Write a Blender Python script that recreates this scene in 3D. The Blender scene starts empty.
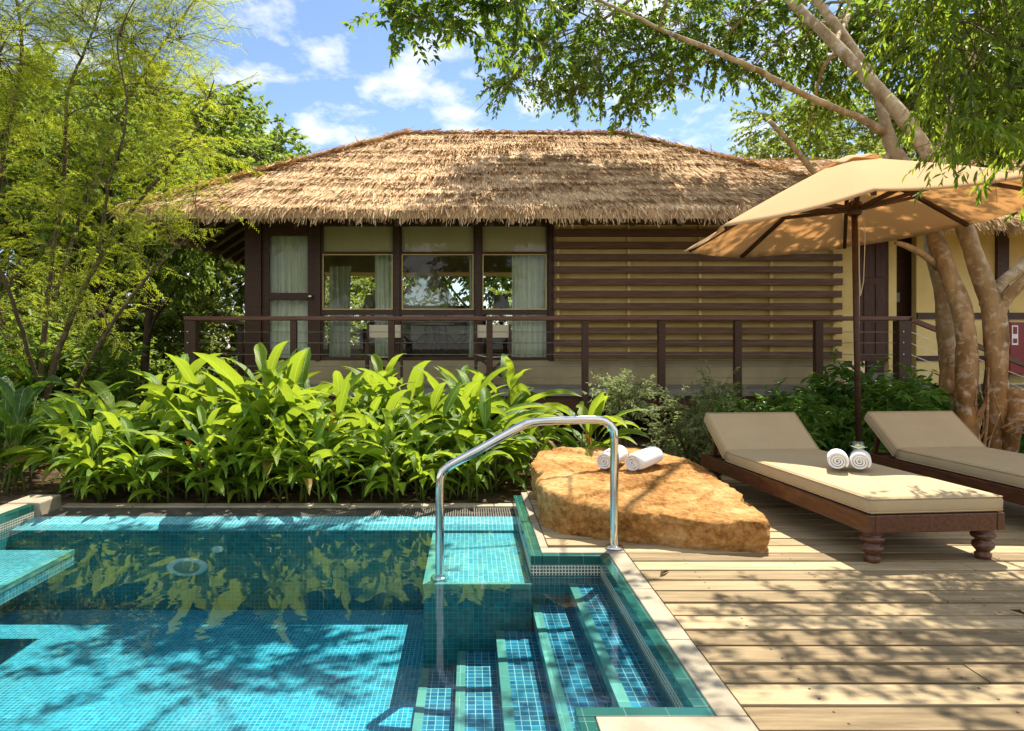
import bpy, math, random
import numpy as np
from mathutils import Vector, Matrix

random.seed(7)
rng = np.random.default_rng(11)
C = bpy.context.scene.collection
F = 683.0          # focal length in picture widths used to lay the place out
CX, CY, EYE = 470.0, 345.0, 1.25
SUN = Vector((0.25, 0.40, 0.88)).normalized()


def W(px, py, Y):
    return np.array([(px - CX) / F * Y, Y, EYE - (py - CY) / F * Y])


# ------------------------------------------------------------------ materials
class NT:
    def __init__(self, name):
        self.m = bpy.data.materials.new(name)
        self.m.use_nodes = True
        self.t = self.m.node_tree
        self.t.nodes.clear()
        self.out = self.t.nodes.new('ShaderNodeOutputMaterial')

    def n(self, typ, **kw):
        nd = self.t.nodes.new(typ)
        for k, v in kw.items():
            if k.startswith('i_'):
                key = k[2:]
                key = int(key) if key.isdigit() else key.replace('_', ' ')
                nd.inputs[key].default_value = v
            else:
                setattr(nd, k, v)
        return nd

    def l(self, a, ao, b, bi):
        self.t.links.new(a.outputs[ao], b.inputs[bi])

    def ramp(self, src, so, stops, interp='LINEAR'):
        r = self.n('ShaderNodeValToRGB')
        r.color_ramp.interpolation = interp
        els = r.color_ramp.elements
        while len(els) < len(stops):
            els.new(0.5)
        for e, (p, c) in zip(els, stops):
            e.position = p
            e.color = (c[0], c[1], c[2], 1) if hasattr(c, '__len__') else (c, c, c, 1)
        self.l(src, so, r, 0)
        return r

    def noise(self, scale, detail=4, rough=0.55, vec=None, dist=0.0, stretch=None):
        n = self.n('ShaderNodeTexNoise')
        n.inputs['Scale'].default_value = scale
        n.inputs['Detail'].default_value = detail
        n.inputs['Roughness'].default_value = rough
        n.inputs['Distortion'].default_value = dist
        if vec is None:
            vec = self.n('ShaderNodeNewGeometry'); vo = 'Position'
        else:
            vec, vo = vec
        if stretch:
            mp = self.n('ShaderNodeMapping')
            mp.inputs['Scale'].default_value = stretch
            self.l(vec, vo, mp, 0)
            vec, vo = mp, 0
        self.l(vec, vo, n, 'Vector')
        return n

    def mix(self, fac, a, b, typ='MIX'):
        m = self.n('ShaderNodeMix', data_type='RGBA', blend_type=typ)
        for sock, v in ((0, fac), (6, a), (7, b)):
            if isinstance(v, tuple) and hasattr(v[0], 'outputs'):
                self.t.links.new(v[0].outputs[v[1]], m.inputs[sock])
            elif hasattr(v, '__len__'):
                m.inputs[sock].default_value = (v[0], v[1], v[2], 1)
            else:
                m.inputs[sock].default_value = v
        return m

    def math(self, op, a, b=None, clamp=False):
        m = self.n('ShaderNodeMath', operation=op, use_clamp=clamp)
        for i, v in enumerate((a, b)):
            if v is None:
                continue
            if isinstance(v, tuple):
                self.t.links.new(v[0].outputs[v[1]], m.inputs[i])
            else:
                m.inputs[i].default_value = v
        return m

    def principled(self, rough=0.5, spec=0.5, metal=0.0):
        p = self.n('ShaderNodeBsdfPrincipled')
        p.inputs['Roughness'].default_value = rough
        p.inputs['Specular IOR Level'].default_value = spec
        p.inputs['Metallic'].default_value = metal
        return p

    def bump(self, src, so, p, strength=0.3, dist=0.01):
        b = self.n('ShaderNodeBump')
        b.inputs['Strength'].default_value = strength
        b.inputs['Distance'].default_value = dist
        self.l(src, so, b, 'Height')
        self.l(b, 0, p, 'Normal')
        return b

    def done(self, sh):
        self.l(sh, 0, self.out, 0)
        return self.m


def mat_noise(name, stops, scale=3.0, rough=0.6, spec=0.3, stretch=None, bump=0.0, bscale=None, bdist=0.01,
              metal=0.0, island=0.0, detail=5, local=False):
    t = NT(name)
    vec = None
    if local:
        tc = t.n('ShaderNodeTexCoord'); vec = (tc, 'Object')
    n = t.noise(scale, detail, 0.6, vec=vec, stretch=stretch)
    src, so = n, 0
    if island:
        g = t.n('ShaderNodeNewGeometry')
        a = t.math('MULTIPLY_ADD', (g, 'Random Per Island'), island)
        a.inputs[2].default_value = -island / 2
        src = t.math('ADD', (n, 0), (a, 0)); so = 0
    r = t.ramp(src, so, stops)
    p = t.principled(rough, spec, metal)
    t.l(r, 0, p, 'Base Color')
    if bump:
        b = t.noise(bscale or scale * 4, 6, 0.65, vec=vec, stretch=stretch)
        t.bump(b, 0, p, bump, bdist)
    return t.done(p)


def mat_leaf(name, c0, c1, c2, trans, tfac=0.42, rough=0.42, spec=0.35, nscale=0.8, veins=False):
    """leaf: three-tone by leaf with a slow drift through the plant, partly translucent"""
    t = NT(name)
    g = t.n('ShaderNodeNewGeometry')
    n = t.noise(nscale, 3)
    s = t.math('MULTIPLY_ADD', (g, 'Random Per Island'), 0.75)
    t.l(n, 0, s, 2)
    s2 = t.math('SUBTRACT', (s, 0), 0.38)
    r = t.ramp(s2, 0, [(0.05, c0), (0.5, c1), (0.95, c2)])
    p = t.principled(rough, spec)
    if veins:
        uvn = t.n('ShaderNodeUVMap'); su = t.n('ShaderNodeSeparateXYZ'); t.l(uvn, 0, su, 0)
        c_ = t.math('SUBTRACT', (su, 0), .5); c_ = t.math('ABSOLUTE', (c_, 0))
        rib_ = t.ramp(c_, 0, [(.015, 1.0), (.045, 0.0)])
        ph = t.math('MULTIPLY_ADD', (c_, 0), -34.0); vv_ = t.math('MULTIPLY', (su, 1), 85.0); t.l(vv_, 0, ph, 2)
        sn_ = t.math('SINE', (ph, 0))
        vein = t.ramp(sn_, 0, [(0.0, .84), (.9, 1.06)])
        bl = t.noise(22, 4); blr = t.ramp(bl, 0, [(.3, .8), (.7, 1.1)])
        q_ = t.mix(1.0, (r, 0), (vein, 0), 'MULTIPLY'); q_ = t.mix(1.0, (q_, 2), (blr, 0), 'MULTIPLY')
        q_ = t.mix((rib_, 0), (q_, 2), (.34, .46, .10))
        t.bump(sn_, 0, p, .25, .004)
        old = t.math('GREATER_THAN', (g, 'Random Per Island'), .955); blo = t.noise(9, 4); ob = t.math('GREATER_THAN', (blo, 0), .44); od = t.math('MULTIPLY', (old, 0), (ob, 0))
        q_ = t.mix((od, 0), (q_, 2), (.26, .16, .045))
        r = t.n('ShaderNodeHueSaturation'); t.l(q_, 2, r, 'Color')
    t.l(r, 0, p, 'Base Color')
    tr = t.n('ShaderNodeBsdfTranslucent')
    tm = t.mix(0.45, trans, (r, 0))
    t.l(tm, 2, tr, 'Color')
    mx = t.n('ShaderNodeMixShader')
    mx.inputs[0].default_value = tfac
    t.l(p, 0, mx, 1)
    t.l(tr, 0, mx, 2)
    return t.done(mx)


def mat_tile(name, c0, c1, grout, size=0.025, line=0.10, rough=0.25, sizev=None):
    """square glass mosaic on axis aligned faces, in metres"""
    t = NT(name)
    g = t.n('ShaderNodeNewGeometry')
    sp = t.n('ShaderNodeSeparateXYZ'); t.l(g, 'Position', sp, 0)
    sn = t.n('ShaderNodeSeparateXYZ'); t.l(g, 'True Normal', sn, 0)
    masks, cells = [], []
    for ax in range(3):
        sz = size
        d = t.math('DIVIDE', (sp, ax), sz)
        d = t.math('ADD', (d, 0), 0.37)
        fr = t.math('FRACT', (d, 0))
        lt = t.math('LESS_THAN', (fr, 0), line)
        an = t.math('ABSOLUTE', (sn, ax))
        ok = t.math('LESS_THAN', (an, 0), 0.5)
        masks.append(t.math('MULTIPLY', (lt, 0), (ok, 0)))
        fl = t.math('FLOOR', (d, 0))
        cells.append(t.math('MULTIPLY', (fl, 0), (ok, 0)))
    mk = t.math('MAXIMUM', (masks[0], 0), (masks[1], 0))
    mk = t.math('MAXIMUM', (mk, 0), (masks[2], 0))
    cb = t.n('ShaderNodeCombineXYZ')
    for i in range(3):
        t.l(cells[i], 0, cb, i)
    wn = t.n('ShaderNodeTexWhiteNoise', noise_dimensions='3D'); t.l(cb, 0, wn, 'Vector')
    r = t.ramp(wn, 0, [(0.0, c0), (0.85, c1), (1.0, [min(1, v * 1.25) for v in c1])])
    big = t.noise(1.6, 4)
    dirt = t.ramp(big, 0, [(0.3, 0.74), (0.7, 1.0)])
    cm = t.mix(1.0, (r, 0), (dirt, 0), 'MULTIPLY')
    gn = t.noise(5, 5); gr_ = t.ramp(gn, 0, [(.3, [v * .62 for v in grout]), (.65, grout)])
    col = t.mix((mk, 0), (cm, 2), (gr_, 0))
    p = t.principled(rough, 0.4)
    t.l(col, 2, p, 'Base Color')
    return t.done(p)


def mat_clear(name, tint, ior, wave=0.0, wscale=2.0, wdist=0.02, extra=0.0, gcol=(1, 1, 1)):
    """clear sheet (still water or a pane): Fresnel reflection over a tinted see-through"""
    t = NT(name)
    tr = t.n('ShaderNodeBsdfTransparent'); tr.inputs[0].default_value = (*tint, 1)
    gl = t.n('ShaderNodeBsdfGlossy'); gl.inputs['Roughness'].default_value = 0.0
    gl.inputs[0].default_value = (*gcol, 1)
    fr = t.n('ShaderNodeFresnel'); fr.inputs[0].default_value = ior
    fac = fr; fo = 0
    if extra:
        fac = t.math('ADD', (fr, 0), extra, True)
    mx = t.n('ShaderNodeMixShader')
    t.l(fac, 0, mx, 0); t.l(tr, 0, mx, 1); t.l(gl, 0, mx, 2)
    if wave:
        n = t.noise(wscale, 3, 0.5, dist=0.4)
        b = t.n('ShaderNodeBump'); b.inputs['Strength'].default_value = wave; b.inputs['Distance'].default_value = wdist
        t.l(n, 0, b, 'Height'); t.l(b, 0, gl, 'Normal'); t.l(b, 0, fr, 'Normal')
    return t.done(mx)


def mat_fabric(name, col, col2, scale=220, rough=0.9, translucent=0.0, tcol=None, bump=0.25):
    t = NT(name)
    tc = t.n('ShaderNodeTexCoord')
    n = t.noise(scale, 2, vec=(tc, 'Object'))
    n2 = t.noise(3.0, 4, vec=(tc, 'Object'))
    s = t.math('ADD', (n, 0), (n2, 0)); s = t.math('MULTIPLY', (s, 0), 0.5)
    r = t.ramp(s, 0, [(0.3, col), (0.7, col2)])
    p = t.principled(rough, 0.1)
    t.l(r, 0, p, 'Base Color')
    if 'cushion' in name:
        cr_n = t.noise(5, 3, .5, vec=(tc, 'Object'), dist=1.2)
        hh = t.math('MULTIPLY_ADD', (n, 0), .12); t.l(cr_n, 0, hh, 2)
        t.bump(hh, 0, p, .5, .012)
    else:
        t.bump(n, 0, p, bump, 0.002)
    if translucent:
        tr = t.n('ShaderNodeBsdfTranslucent'); tr.inputs[0].default_value = (*(tcol or col), 1)
        mx = t.n('ShaderNodeMixShader'); mx.inputs[0].default_value = translucent
        t.l(p, 0, mx, 1); t.l(tr, 0, mx, 2)
        return t.done(mx)
    return t.done(p)


M = {}
M['dark_wood'] = mat_noise('dark_stained_wood', [(0.3, (.036, .015, .007)), (0.7, (.080, .036, .017))], 6, .45, .4, (1, 1, 8), .15)
M['rail_wood'] = mat_noise('rail_wood', [(0.3, (.085, .030, .015)), (0.7, (.165, .065, .034))], 6, .35, .5, (1, 8, 8), .1)
M['slat_wood'] = mat_noise('slat_wood', [(0.25, (.085, .042, .022)), (0.5, (.15, .08, .045)), (0.75, (.23, .14, .085))], 5, .55, .3, (.6, 8, 8), .15, island=.3)
M['beam_wood'] = mat_noise('beam_wood', [(0.3, (.06, .026, .014)), (0.7, (.11, .05, .028))], 5, .6, .2, (1, 8, 8), .1)
M['lounger_wood'] = mat_noise('lounger_wood', [(0.3, (.045, .016, .008)), (0.7, (.13, .05, .024))], 7, .32, .5, (6, 1, 6), .08, local=True)
M['door_wood'] = mat_noise('door_wood', [(0.3, (.05, .02, .012)), (0.7, (.10, .045, .026))], 5, .5, .3, (8, 8, 1), .1)
M['beige_wall'] = mat_noise('beige_wall', [(0.25, (.66, .49, .18)), (0.5, (.79, .61, .25)), (0.75, (.85, .68, .32))], 1.8, .9, .1, None, .1, 40)
M['plinth'] = mat_noise('plinth_render', [(0.25, (.30, .24, .13)), (0.5, (.40, .33, .19)), (0.75, (.46, .38, .23))], 2.2, .9, .1, (1, 1, .4), .15, 40)
M['soffit'] = mat_noise('soffit_board', [(0.3, (.68, .60, .27)), (0.7, (.78, .70, .34))], 3, .8, .1, (8, 1, 1), .05)
M['blind'] = mat_fabric('roller_blind', (.72, .60, .34), (.80, .68, .42), 120)
M['veranda'] = mat_noise('veranda_floor_grey', [(0.3, (.17, .16, .14)), (0.7, (.29, .27, .235))], 3, .6, .3, None, .1, 30)
M['steel'] = mat_noise('polished_steel', [(0.3, (.62, .62, .60)), (0.7, (.72, .72, .70))], 8, .09, .5, None, 0, metal=1.0)
M['cable'] = mat_noise('steel_cable', [(0.3, (.42, .42, .40)), (0.7, (.55, .55, .52))], 30, .35, .5, None, 0, metal=1.0)
M['coping'] = mat_noise('cream_stone', [(0.25, (.20, .165, .11)), (0.5, (.31, .27, .20)), (0.75, (.40, .355, .27))], 5, .75, .25, None, .25, 60, .003)
M['terrazzo'] = M['coping']
M['soil'] = mat_noise('soil', [(0.3, (.05, .034, .02)), (0.55, (.11, .078, .046)), (0.75, (.19, .145, .09))], 6, .95, .1, None, .7, 25, .04)
M['grate'] = mat_noise('dark_grate', [(0.3, (.018, .016, .013)), (0.7, (.045, .04, .034))], 9, .6, .3)
M['grate_bar'] = mat_noise('grate_bar', [(0.3, (.06, .055, .045)), (0.7, (.14, .13, .11))], 9, .6, .3)
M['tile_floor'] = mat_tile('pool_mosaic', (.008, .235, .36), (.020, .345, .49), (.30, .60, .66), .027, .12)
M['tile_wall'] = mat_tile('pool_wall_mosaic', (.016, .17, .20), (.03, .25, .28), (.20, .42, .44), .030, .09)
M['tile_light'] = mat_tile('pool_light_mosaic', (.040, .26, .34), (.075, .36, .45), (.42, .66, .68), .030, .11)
M['tile_tread'] = mat_tile('tread_mosaic', (.008, .105, .21), (.022, .215, .34), (.34, .54, .55), .040, .09)
M['nosing'] = mat_tile('nosing_tile', (.10, .29, .26), (.16, .38, .33), (.34, .52, .47), .145, .015)
M['green_tile'] = mat_tile('green_glazed_tile', (.011, .085, .070), (.021, .125, .105), (.13, .22, .20), .145, .02, .12)
M['band'] = mat_tile('mosaic_band', (.03, .07, .06), (.07, .12, .10), (.66, .62, .50), .019, .30)
M['water'] = mat_clear('pool_water', (.78, .955, .955), 1.33, .13, 2.6, .022)
M['glass'] = mat_clear('window_glass', (.93, .98, .93), 1.42, .02, .5, .01)
M['curtain'] = mat_fabric('sheer_curtain', (.86, .90, .70), (.90, .93, .76), 60, .9, .22, (.84, .86, .74))
M['net'] = mat_fabric('mosquito_net', (.70, .66, .50), (.80, .76, .60), 60, .9, .5, (.7, .7, .5))
M['canvas'] = mat_fabric('umbrella_canvas', (.72, .53, .31), (.78, .58, .35), 160, .9, .46, (.95, .70, .43))
M['cushion'] = mat_fabric('cushion_fabric', (.40, .31, .185), (.47, .37, .225), 150, .95, 0, None, .35)
def net_mat():
    t = NT('sheer_net')
    tc = t.n('ShaderNodeTexCoord')
    p = t.principled(.9, .1); p.inputs['Base Color'].default_value = (.82, .80, .66, 1)
    tl = t.n('ShaderNodeBsdfTranslucent'); tl.inputs[0].default_value = (.84, .82, .66, 1)
    m1 = t.n('ShaderNodeMixShader'); m1.inputs[0].default_value = .55; t.l(p, 0, m1, 1); t.l(tl, 0, m1, 2)
    tr = t.n('ShaderNodeBsdfTransparent')
    m2 = t.n('ShaderNodeMixShader'); m2.inputs[0].default_value = .5; t.l(m1, 0, m2, 1); t.l(tr, 0, m2, 2)
    return t.done(m2)


M['net'] = net_mat()
M['chair_canvas'] = mat_fabric('chair_canvas', (.60, .53, .38), (.68, .61, .46), 120, .95)
M['towel'] = mat_fabric('white_towel', (.74, .74, .73), (.82, .82, .81), 180, 1.0, 0, None, .8)
M['red'] = mat_noise('red_paint', [(0.3, (.17, .008, .008)), (0.7, (.23, .013, .011))], 4, .3, .5)
M['white'] = mat_noise('white_plastic', [(0.3, (.80, .80, .78)), (0.7, (.88, .88, .86))], 6, .4, .4)
M['grey'] = mat_noise('grey_plastic', [(0.3, (.25, .28, .25)), (0.7, (.34, .38, .34))], 6, .4, .4)
M['room'] = mat_noise('room_wall', [(0.3, (.52, .44, .28)), (0.7, (.60, .52, .34))], 2, .9, .1)
M['room_floor'] = mat_noise('room_floor', [(0.3, (.10, .055, .03)), (0.7, (.15, .08, .045))], 4, .4, .4, (8, 1, 1))
M['linen'] = mat_fabric('bed_linen', (.70, .68, .60), (.78, .76, .68), 90)
M['shade'] = mat_fabric('lamp_shade', (.34, .33, .27), (.42, .41, .34), 90)


def thatch_mat():
    t = NT('thatch_straw')
    g = t.n('ShaderNodeNewGeometry')
    n = t.noise(1.7, 7, .72, stretch=(.6, 1, 1.8))
    s = t.math('MULTIPLY_ADD', (g, 'Random Per Island'), .62)
    t.l(n, 0, s, 2)
    s = t.math('SUBTRACT', (s, 0), .30)
    r = t.ramp(s, 0, [(0.0, (.13, .066, .030)), (0.22, (.42, .255, .125)), (0.55, (.69, .475, .26)), (0.95, (.86, .70, .46))])
    p = t.principled(.85, .15)
    t.l(r, 0, p, 'Base Color')
    return t.done(p)


M['thatch'] = thatch_mat()


def deck_mat():
    t = NT('weathered_deck_board')
    g = t.n('ShaderNodeNewGeometry')
    n = t.noise(5, 7, .7, stretch=(.35, 4, 4))
    n2 = t.noise(1.3, 4)
    s = t.math('MULTIPLY_ADD', (g, 'Random Per Island'), .45); t.l(n, 0, s, 2)
    s = t.math('MULTIPLY_ADD', (n2, 0), .35); t.l(n, 0, s, 2)
    s2 = t.math('MULTIPLY_ADD', (g, 'Random Per Island'), .40); t.l(s, 0, s2, 2)
    s3 = t.math('SUBTRACT', (s2, 0), .36)
    r = t.ramp(s3, 0, [(0.05, (.085, .058, .028)), (0.34, (.205, .148, .078)), (0.62, (.35, .262, .145)), (0.95, (.54, .43, .265))])
    # knots and dark specks of the old boards
    v = t.n('ShaderNodeTexVoronoi'); v.inputs['Scale'].default_value = 3.3
    mp = t.n('ShaderNodeMapping'); mp.inputs['Scale'].default_value = (.6, 1.3, 1); t.l(g, 'Position', mp, 0); t.l(mp, 0, v, 'Vector')
    k = t.ramp(v, 'Distance', [(0.03, 0.25), (0.07, 1.0)])
    cm = t.mix(1.0, (r, 0), (k, 0), 'MULTIPLY')
    p = t.principled(.72, .25)
    t.l(cm, 2, p, 'Base Color')
    b = t.noise(14, 8, .7, stretch=(.15, 5, 5))
    t.bump(b, 0, p, .6, .008)
    return t.done(p)


M['deck'] = deck_mat()
M['screw'] = mat_noise('screw_head', [(0.3, (.02, .015, .01)), (0.7, (.05, .04, .03))], 9, .6, .3)


def rock_mat():
    t = NT('sandstone')
    n = t.noise(2.2, 8, .65)
    n2 = t.noise(26, 8, .75)
    s = t.math('MULTIPLY_ADD', (n2, 0), .85); t.l(n, 0, s, 2)
    s = t.math('SUBTRACT', (s, 0), .42)
    r = t.ramp(s, 0, [(0.30, (.17, .070, .016)), (0.42, (.37, .175, .045)), (0.54, (.52, .28, .09)), (0.70, (.66, .44, .20))])
    v = t.n('ShaderNodeTexVoronoi', feature='DISTANCE_TO_EDGE'); v.inputs['Scale'].default_value = 1.6
    g = t.n('ShaderNodeNewGeometry'); mp = t.n('ShaderNodeMapping'); mp.inputs['Scale'].default_value = (.7, 1.6, 2.2)
    t.l(g, 'Position', mp, 0)
    nw = t.noise(4, 4); ad = t.mix(.22, (mp, 0), (nw, 1)); t.l(ad, 2, v, 'Vector')
    k = t.ramp(v, 0, [(0.0, .62), (0.018, 1.0)])
    cm = t.mix(.6, (r, 0), (k, 0), 'MULTIPLY')
    p = t.principled(.85, .2)
    t.l(cm, 2, p, 'Base Color')
    b = t.noise(18, 12, .78)
    t.bump(b, 0, p, 1.0, .03)
    return t.done(p)


M['rock'] = rock_mat()


def bark_mat(name, dark, mid, pale, patch):
    t = NT(name)
    n = t.noise(6, 6, .6, stretch=(1, 1, .5))
    r = t.ramp(n, 0, [(0.3, dark), (0.62, mid)])
    n2 = t.noise(11, 6, .62, dist=.5, stretch=(1, 1, 1.05))
    k = t.ramp(n2, 0, [(patch - .05, 0.0), (patch + .12, .72)])
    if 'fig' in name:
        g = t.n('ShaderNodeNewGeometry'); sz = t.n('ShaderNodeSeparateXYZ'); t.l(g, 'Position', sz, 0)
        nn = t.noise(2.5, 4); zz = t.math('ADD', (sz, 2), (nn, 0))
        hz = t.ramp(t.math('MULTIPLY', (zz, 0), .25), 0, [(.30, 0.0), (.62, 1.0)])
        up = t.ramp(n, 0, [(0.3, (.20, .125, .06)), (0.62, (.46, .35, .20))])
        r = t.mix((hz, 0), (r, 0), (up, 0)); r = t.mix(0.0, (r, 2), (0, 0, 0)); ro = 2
    else:
        ro = 0
    cm = t.mix((k, 0), (r, ro), pale)
    p = t.principled(.8, .2)
    t.l(cm, 2, p, 'Base Color')
    b = t.noise(20, 6, .65, stretch=(1, 1, .6))
    t.bump(b, 0, p, .5, .02)
    return t.done(p)


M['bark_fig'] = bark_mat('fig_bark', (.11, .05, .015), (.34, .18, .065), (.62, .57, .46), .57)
M['bark_dark'] = bark_mat('dark_bark', (.035, .024, .015), (.09, .062, .04), (.16, .13, .09), .64)
M['bark_thin'] = bark_mat('thin_bark', (.055, .04, .02), (.12, .09, .05), (.26, .20, .11), .58)

M['leaf_fig'] = mat_leaf('fig_leaf', (.028, .078, .010), (.070, .155, .018), (.16, .26, .028), (.42, .60, .045), .50, .38, .4)
M['leaf_near'] = mat_leaf('near_leaf', (.06, .13, .014), (.12, .22, .024), (.24, .33, .035), (.55, .70, .05), .56, .40, .4)
M['leaf_feather'] = mat_leaf('feather_leaf', (.14, .23, .014), (.25, .34, .022), (.42, .46, .035), (.70, .76, .05), .54, .5, .2, .5)
M['leaf_bg'] = mat_leaf('background_leaf', (.035, .085, .014), (.09, .17, .025), (.20, .29, .04), (.46, .60, .07), .50, .45, .3, .5)
M['leaf_pale'] = mat_leaf('pale_leaf', (.10, .16, .03), (.19, .27, .045), (.30, .37, .07), (.5, .58, .1), .48, .5, .2, .5)
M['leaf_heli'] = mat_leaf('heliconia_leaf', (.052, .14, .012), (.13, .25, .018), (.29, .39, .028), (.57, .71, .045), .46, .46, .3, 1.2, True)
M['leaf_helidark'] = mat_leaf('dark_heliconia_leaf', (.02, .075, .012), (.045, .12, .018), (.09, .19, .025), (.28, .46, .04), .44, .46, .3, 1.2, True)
M['leaf_grey'] = mat_leaf('grey_green_leaf', (.12, .18, .07), (.22, .29, .11), (.36, .42, .18), (.45, .52, .18), .42, .55, .2)
M['leaf_lush'] = mat_leaf('lush_leaf', (.035, .12, .02), (.07, .20, .032), (.14, .28, .045), (.32, .55, .06), .45, .36, .4)
M['stem'] = mat_noise('green_stem', [(0.3, (.07, .12, .02)), (0.7, (.16, .20, .04))], 8, .5, .3)
M['bract'] = mat_noise('orange_bract', [(0.3, (.70, .22, .02)), (0.7, (.80, .40, .05))], 12, .5, .3)
M['litter'] = mat_leaf('fallen_leaf', (.08, .045, .02), (.17, .10, .045), (.28, .20, .09), (.2, .12, .05), .1, .8, .1)
M['flower'] = mat_noise('frangipani_petal', [(0.3, (.74, .76, .42)), (0.7, (.82, .84, .66))], 30, .6, .2)

# ------------------------------------------------------------------ mesh helpers
WOFF = {}


def link(name, me, mat, parent=None, smooth=False, local=False):
    o = bpy.data.objects.new(name, me)
    C.objects.link(o)
    if mat is not None:
        for m in (mat if isinstance(mat, (list, tuple)) else [mat]):
            me.materials.append(m)
    if parent is not None:
        o.parent = parent
        off = WOFF.get(parent.name, Vector((0, 0, 0)))
        if not local:
            o.location = -off
            WOFF[o.name] = Vector((0, 0, 0))
    else:
        WOFF[o.name] = Vector((0, 0, 0))
    if smooth:
        me.polygons.foreach_set('use_smooth', [True] * len(me.polygons))
    return o


def np_mesh(name, V, polys, uv=None):
    """polys: list of int arrays (k, n)"""
    me = bpy.data.meshes.new(name)
    V = np.asarray(V, dtype=np.float32)
    me.vertices.add(len(V))
    me.vertices.foreach_set('co', V.ravel())
    idx = np.concatenate([p.ravel() for p in polys]).astype(np.int32)
    tot = np.concatenate([np.full(len(p), p.shape[1]) for p in polys]).astype(np.int32)
    st = np.concatenate([[0], np.cumsum(tot)[:-1]]).astype(np.int32)
    me.loops.add(len(idx))
    me.loops.foreach_set('vertex_index', idx)
    me.polygons.add(len(tot))
    me.polygons.foreach_set('loop_start', st)
    if uv is not None:
        me.uv_layers.new(name='UVMap').data.foreach_set('uv', np.asarray(uv, np.float32)[idx].ravel())
    me.update(calc_edges=True)
    return me


class MB:
    def __init__(self):
        self.v, self.f, self.mi = [], [], []
        self.cur = 0

    def add(self, vs, fs):
        b = len(self.v)
        self.v.extend([tuple(map(float, q)) for q in vs])
        for f in fs:
            self.f.append(tuple(b + i for i in f))
            self.mi.append(self.cur)
        return self

    def box(self, x0, x1, y0, y1, z0, z1):
        return self.add([(x, y, z) for z in (z0, z1) for y in (y0, y1) for x in (x0, x1)],
                        [(0, 2, 3, 1), (4, 5, 7, 6), (0, 1, 5, 4), (2, 6, 7, 3), (0, 4, 6, 2), (1, 3, 7, 5)])

    def bar(self, a, b, w, h, up=(0, 0, 1)):
        """rectangular bar from a to b"""
        a, b = Vector(a), Vector(b)
        d = (b - a).normalized(); s = d.cross(Vector(up))
        if s.length < 1e-4:
            s = d.cross(Vector((1, 0, 0)))
        s.normalize(); u = s.cross(d)
        vs = [p + s * (i * w / 2) + u * (j * h / 2) for p in (a, b) for j in (-1, 1) for i in (-1, 1)]
        return self.add(vs, [(0, 2, 3, 1), (4, 5, 7, 6), (0, 1, 5, 4), (2, 6, 7, 3), (0, 4, 6, 2), (1, 3, 7, 5)])

    def tube(self, pts, rad, n=8, caps=True):
        P = [Vector(p) for p in pts]
        R = rad if hasattr(rad, '__len__') else [rad] * len(P)
        t0 = (P[1] - P[0]).normalized()
        u = t0.orthogonal().normalized()
        vs, fs = [], []
        for i, p in enumerate(P):
            if i == 0:
                t = t0
            elif i == len(P) - 1:
                t = (P[i] - P[i - 1]).normalized()
            else:
                t = ((P[i + 1] - P[i]).normalized() + (P[i] - P[i - 1]).normalized())
                t = t.normalized() if t.length > 1e-6 else (P[i] - P[i - 1]).normalized()
            u = (u - t * u.dot(t))
            u = u.normalized() if u.length > 1e-6 else t.orthogonal().normalized()
            w = t.cross(u)
            for k in range(n):
                a = 2 * math.pi * k / n
                vs.append(p + (u * math.cos(a) + w * math.sin(a)) * R[i])
        for i in range(len(P) - 1):
            for k in range(n):
                k2 = (k + 1) % n
                fs.append((i * n + k, i * n + k2, (i + 1) * n + k2, (i + 1) * n + k))
        if caps:
            fs.append(tuple(range(n - 1, -1, -1)))
            fs.append(tuple((len(P) - 1) * n + k for k in range(n)))
        return self.add(vs, fs)

    def lathe(self, prof, c=(0, 0, 0), n=16, axis=None, caps=True):
        """prof [(r, h)] turned round +Z at c (or round a direction)"""
        if axis is None:
            X, Y, Z = Vector((1, 0, 0)), Vector((0, 1, 0)), Vector((0, 0, 1))
        else:
            Z = Vector(axis).normalized(); X = Z.orthogonal().normalized(); Y = Z.cross(X)
        c = Vector(c)
        vs, fs = [], []
        for r, h in prof:
            for k in range(n):
                a = 2 * math.pi * k / n
                vs.append(c + Z * h + X * (r * math.cos(a)) + Y * (r * math.sin(a)))
        for i in range(len(prof) - 1):
            for k in range(n):
                k2 = (k + 1) % n
                fs.append((i * n + k, i * n + k2, (i + 1) * n + k2, (i + 1) * n + k))
        if caps:
            fs.append(tuple(range(n - 1, -1, -1)))
            fs.append(tuple((len(prof) - 1) * n + k for k in range(n)))
        return self.add(vs, fs)

    def quad(self, a, b, c, d):
        return self.add([a, b, c, d], [(0, 1, 2, 3)])

    def grid(self, G):
        """G: rows of points"""
        r, c = len(G), len(G[0])
        return self.add([p for row in G for p in row],
                        [(i * c + j, i * c + j + 1, (i + 1) * c + j + 1, (i + 1) * c + j) for i in range(r - 1) for j in range(c - 1)])

    def build(self, name, mat, parent=None, smooth=False, bevel=0.0, local=False, seg=2, thick=0.0, subsurf=0):
        me = bpy.data.meshes.new(name)
        me.from_pydata(self.v, [], self.f)
        if isinstance(mat, (list, tuple)):
            me.polygons.foreach_set('material_index', self.mi)
        me.update()
        o = link(name, me, mat, parent, smooth, local)
        if thick:
            s = o.modifiers.new('s', 'SOLIDIFY'); s.thickness = thick; s.offset = 0
        if bevel:
            b = o.modifiers.new('b', 'BEVEL'); b.width = bevel; b.segments = seg; b.limit_method = 'ANGLE'
        if subsurf:
            b = o.modifiers.new('u', 'SUBSURF'); b.levels = subsurf; b.render_levels = subsurf
        return o


def tag(o, label, cat, group=None):
    o['label'] = label; o['category'] = cat
    if group:
        o['group'] = group
    return o


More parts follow.
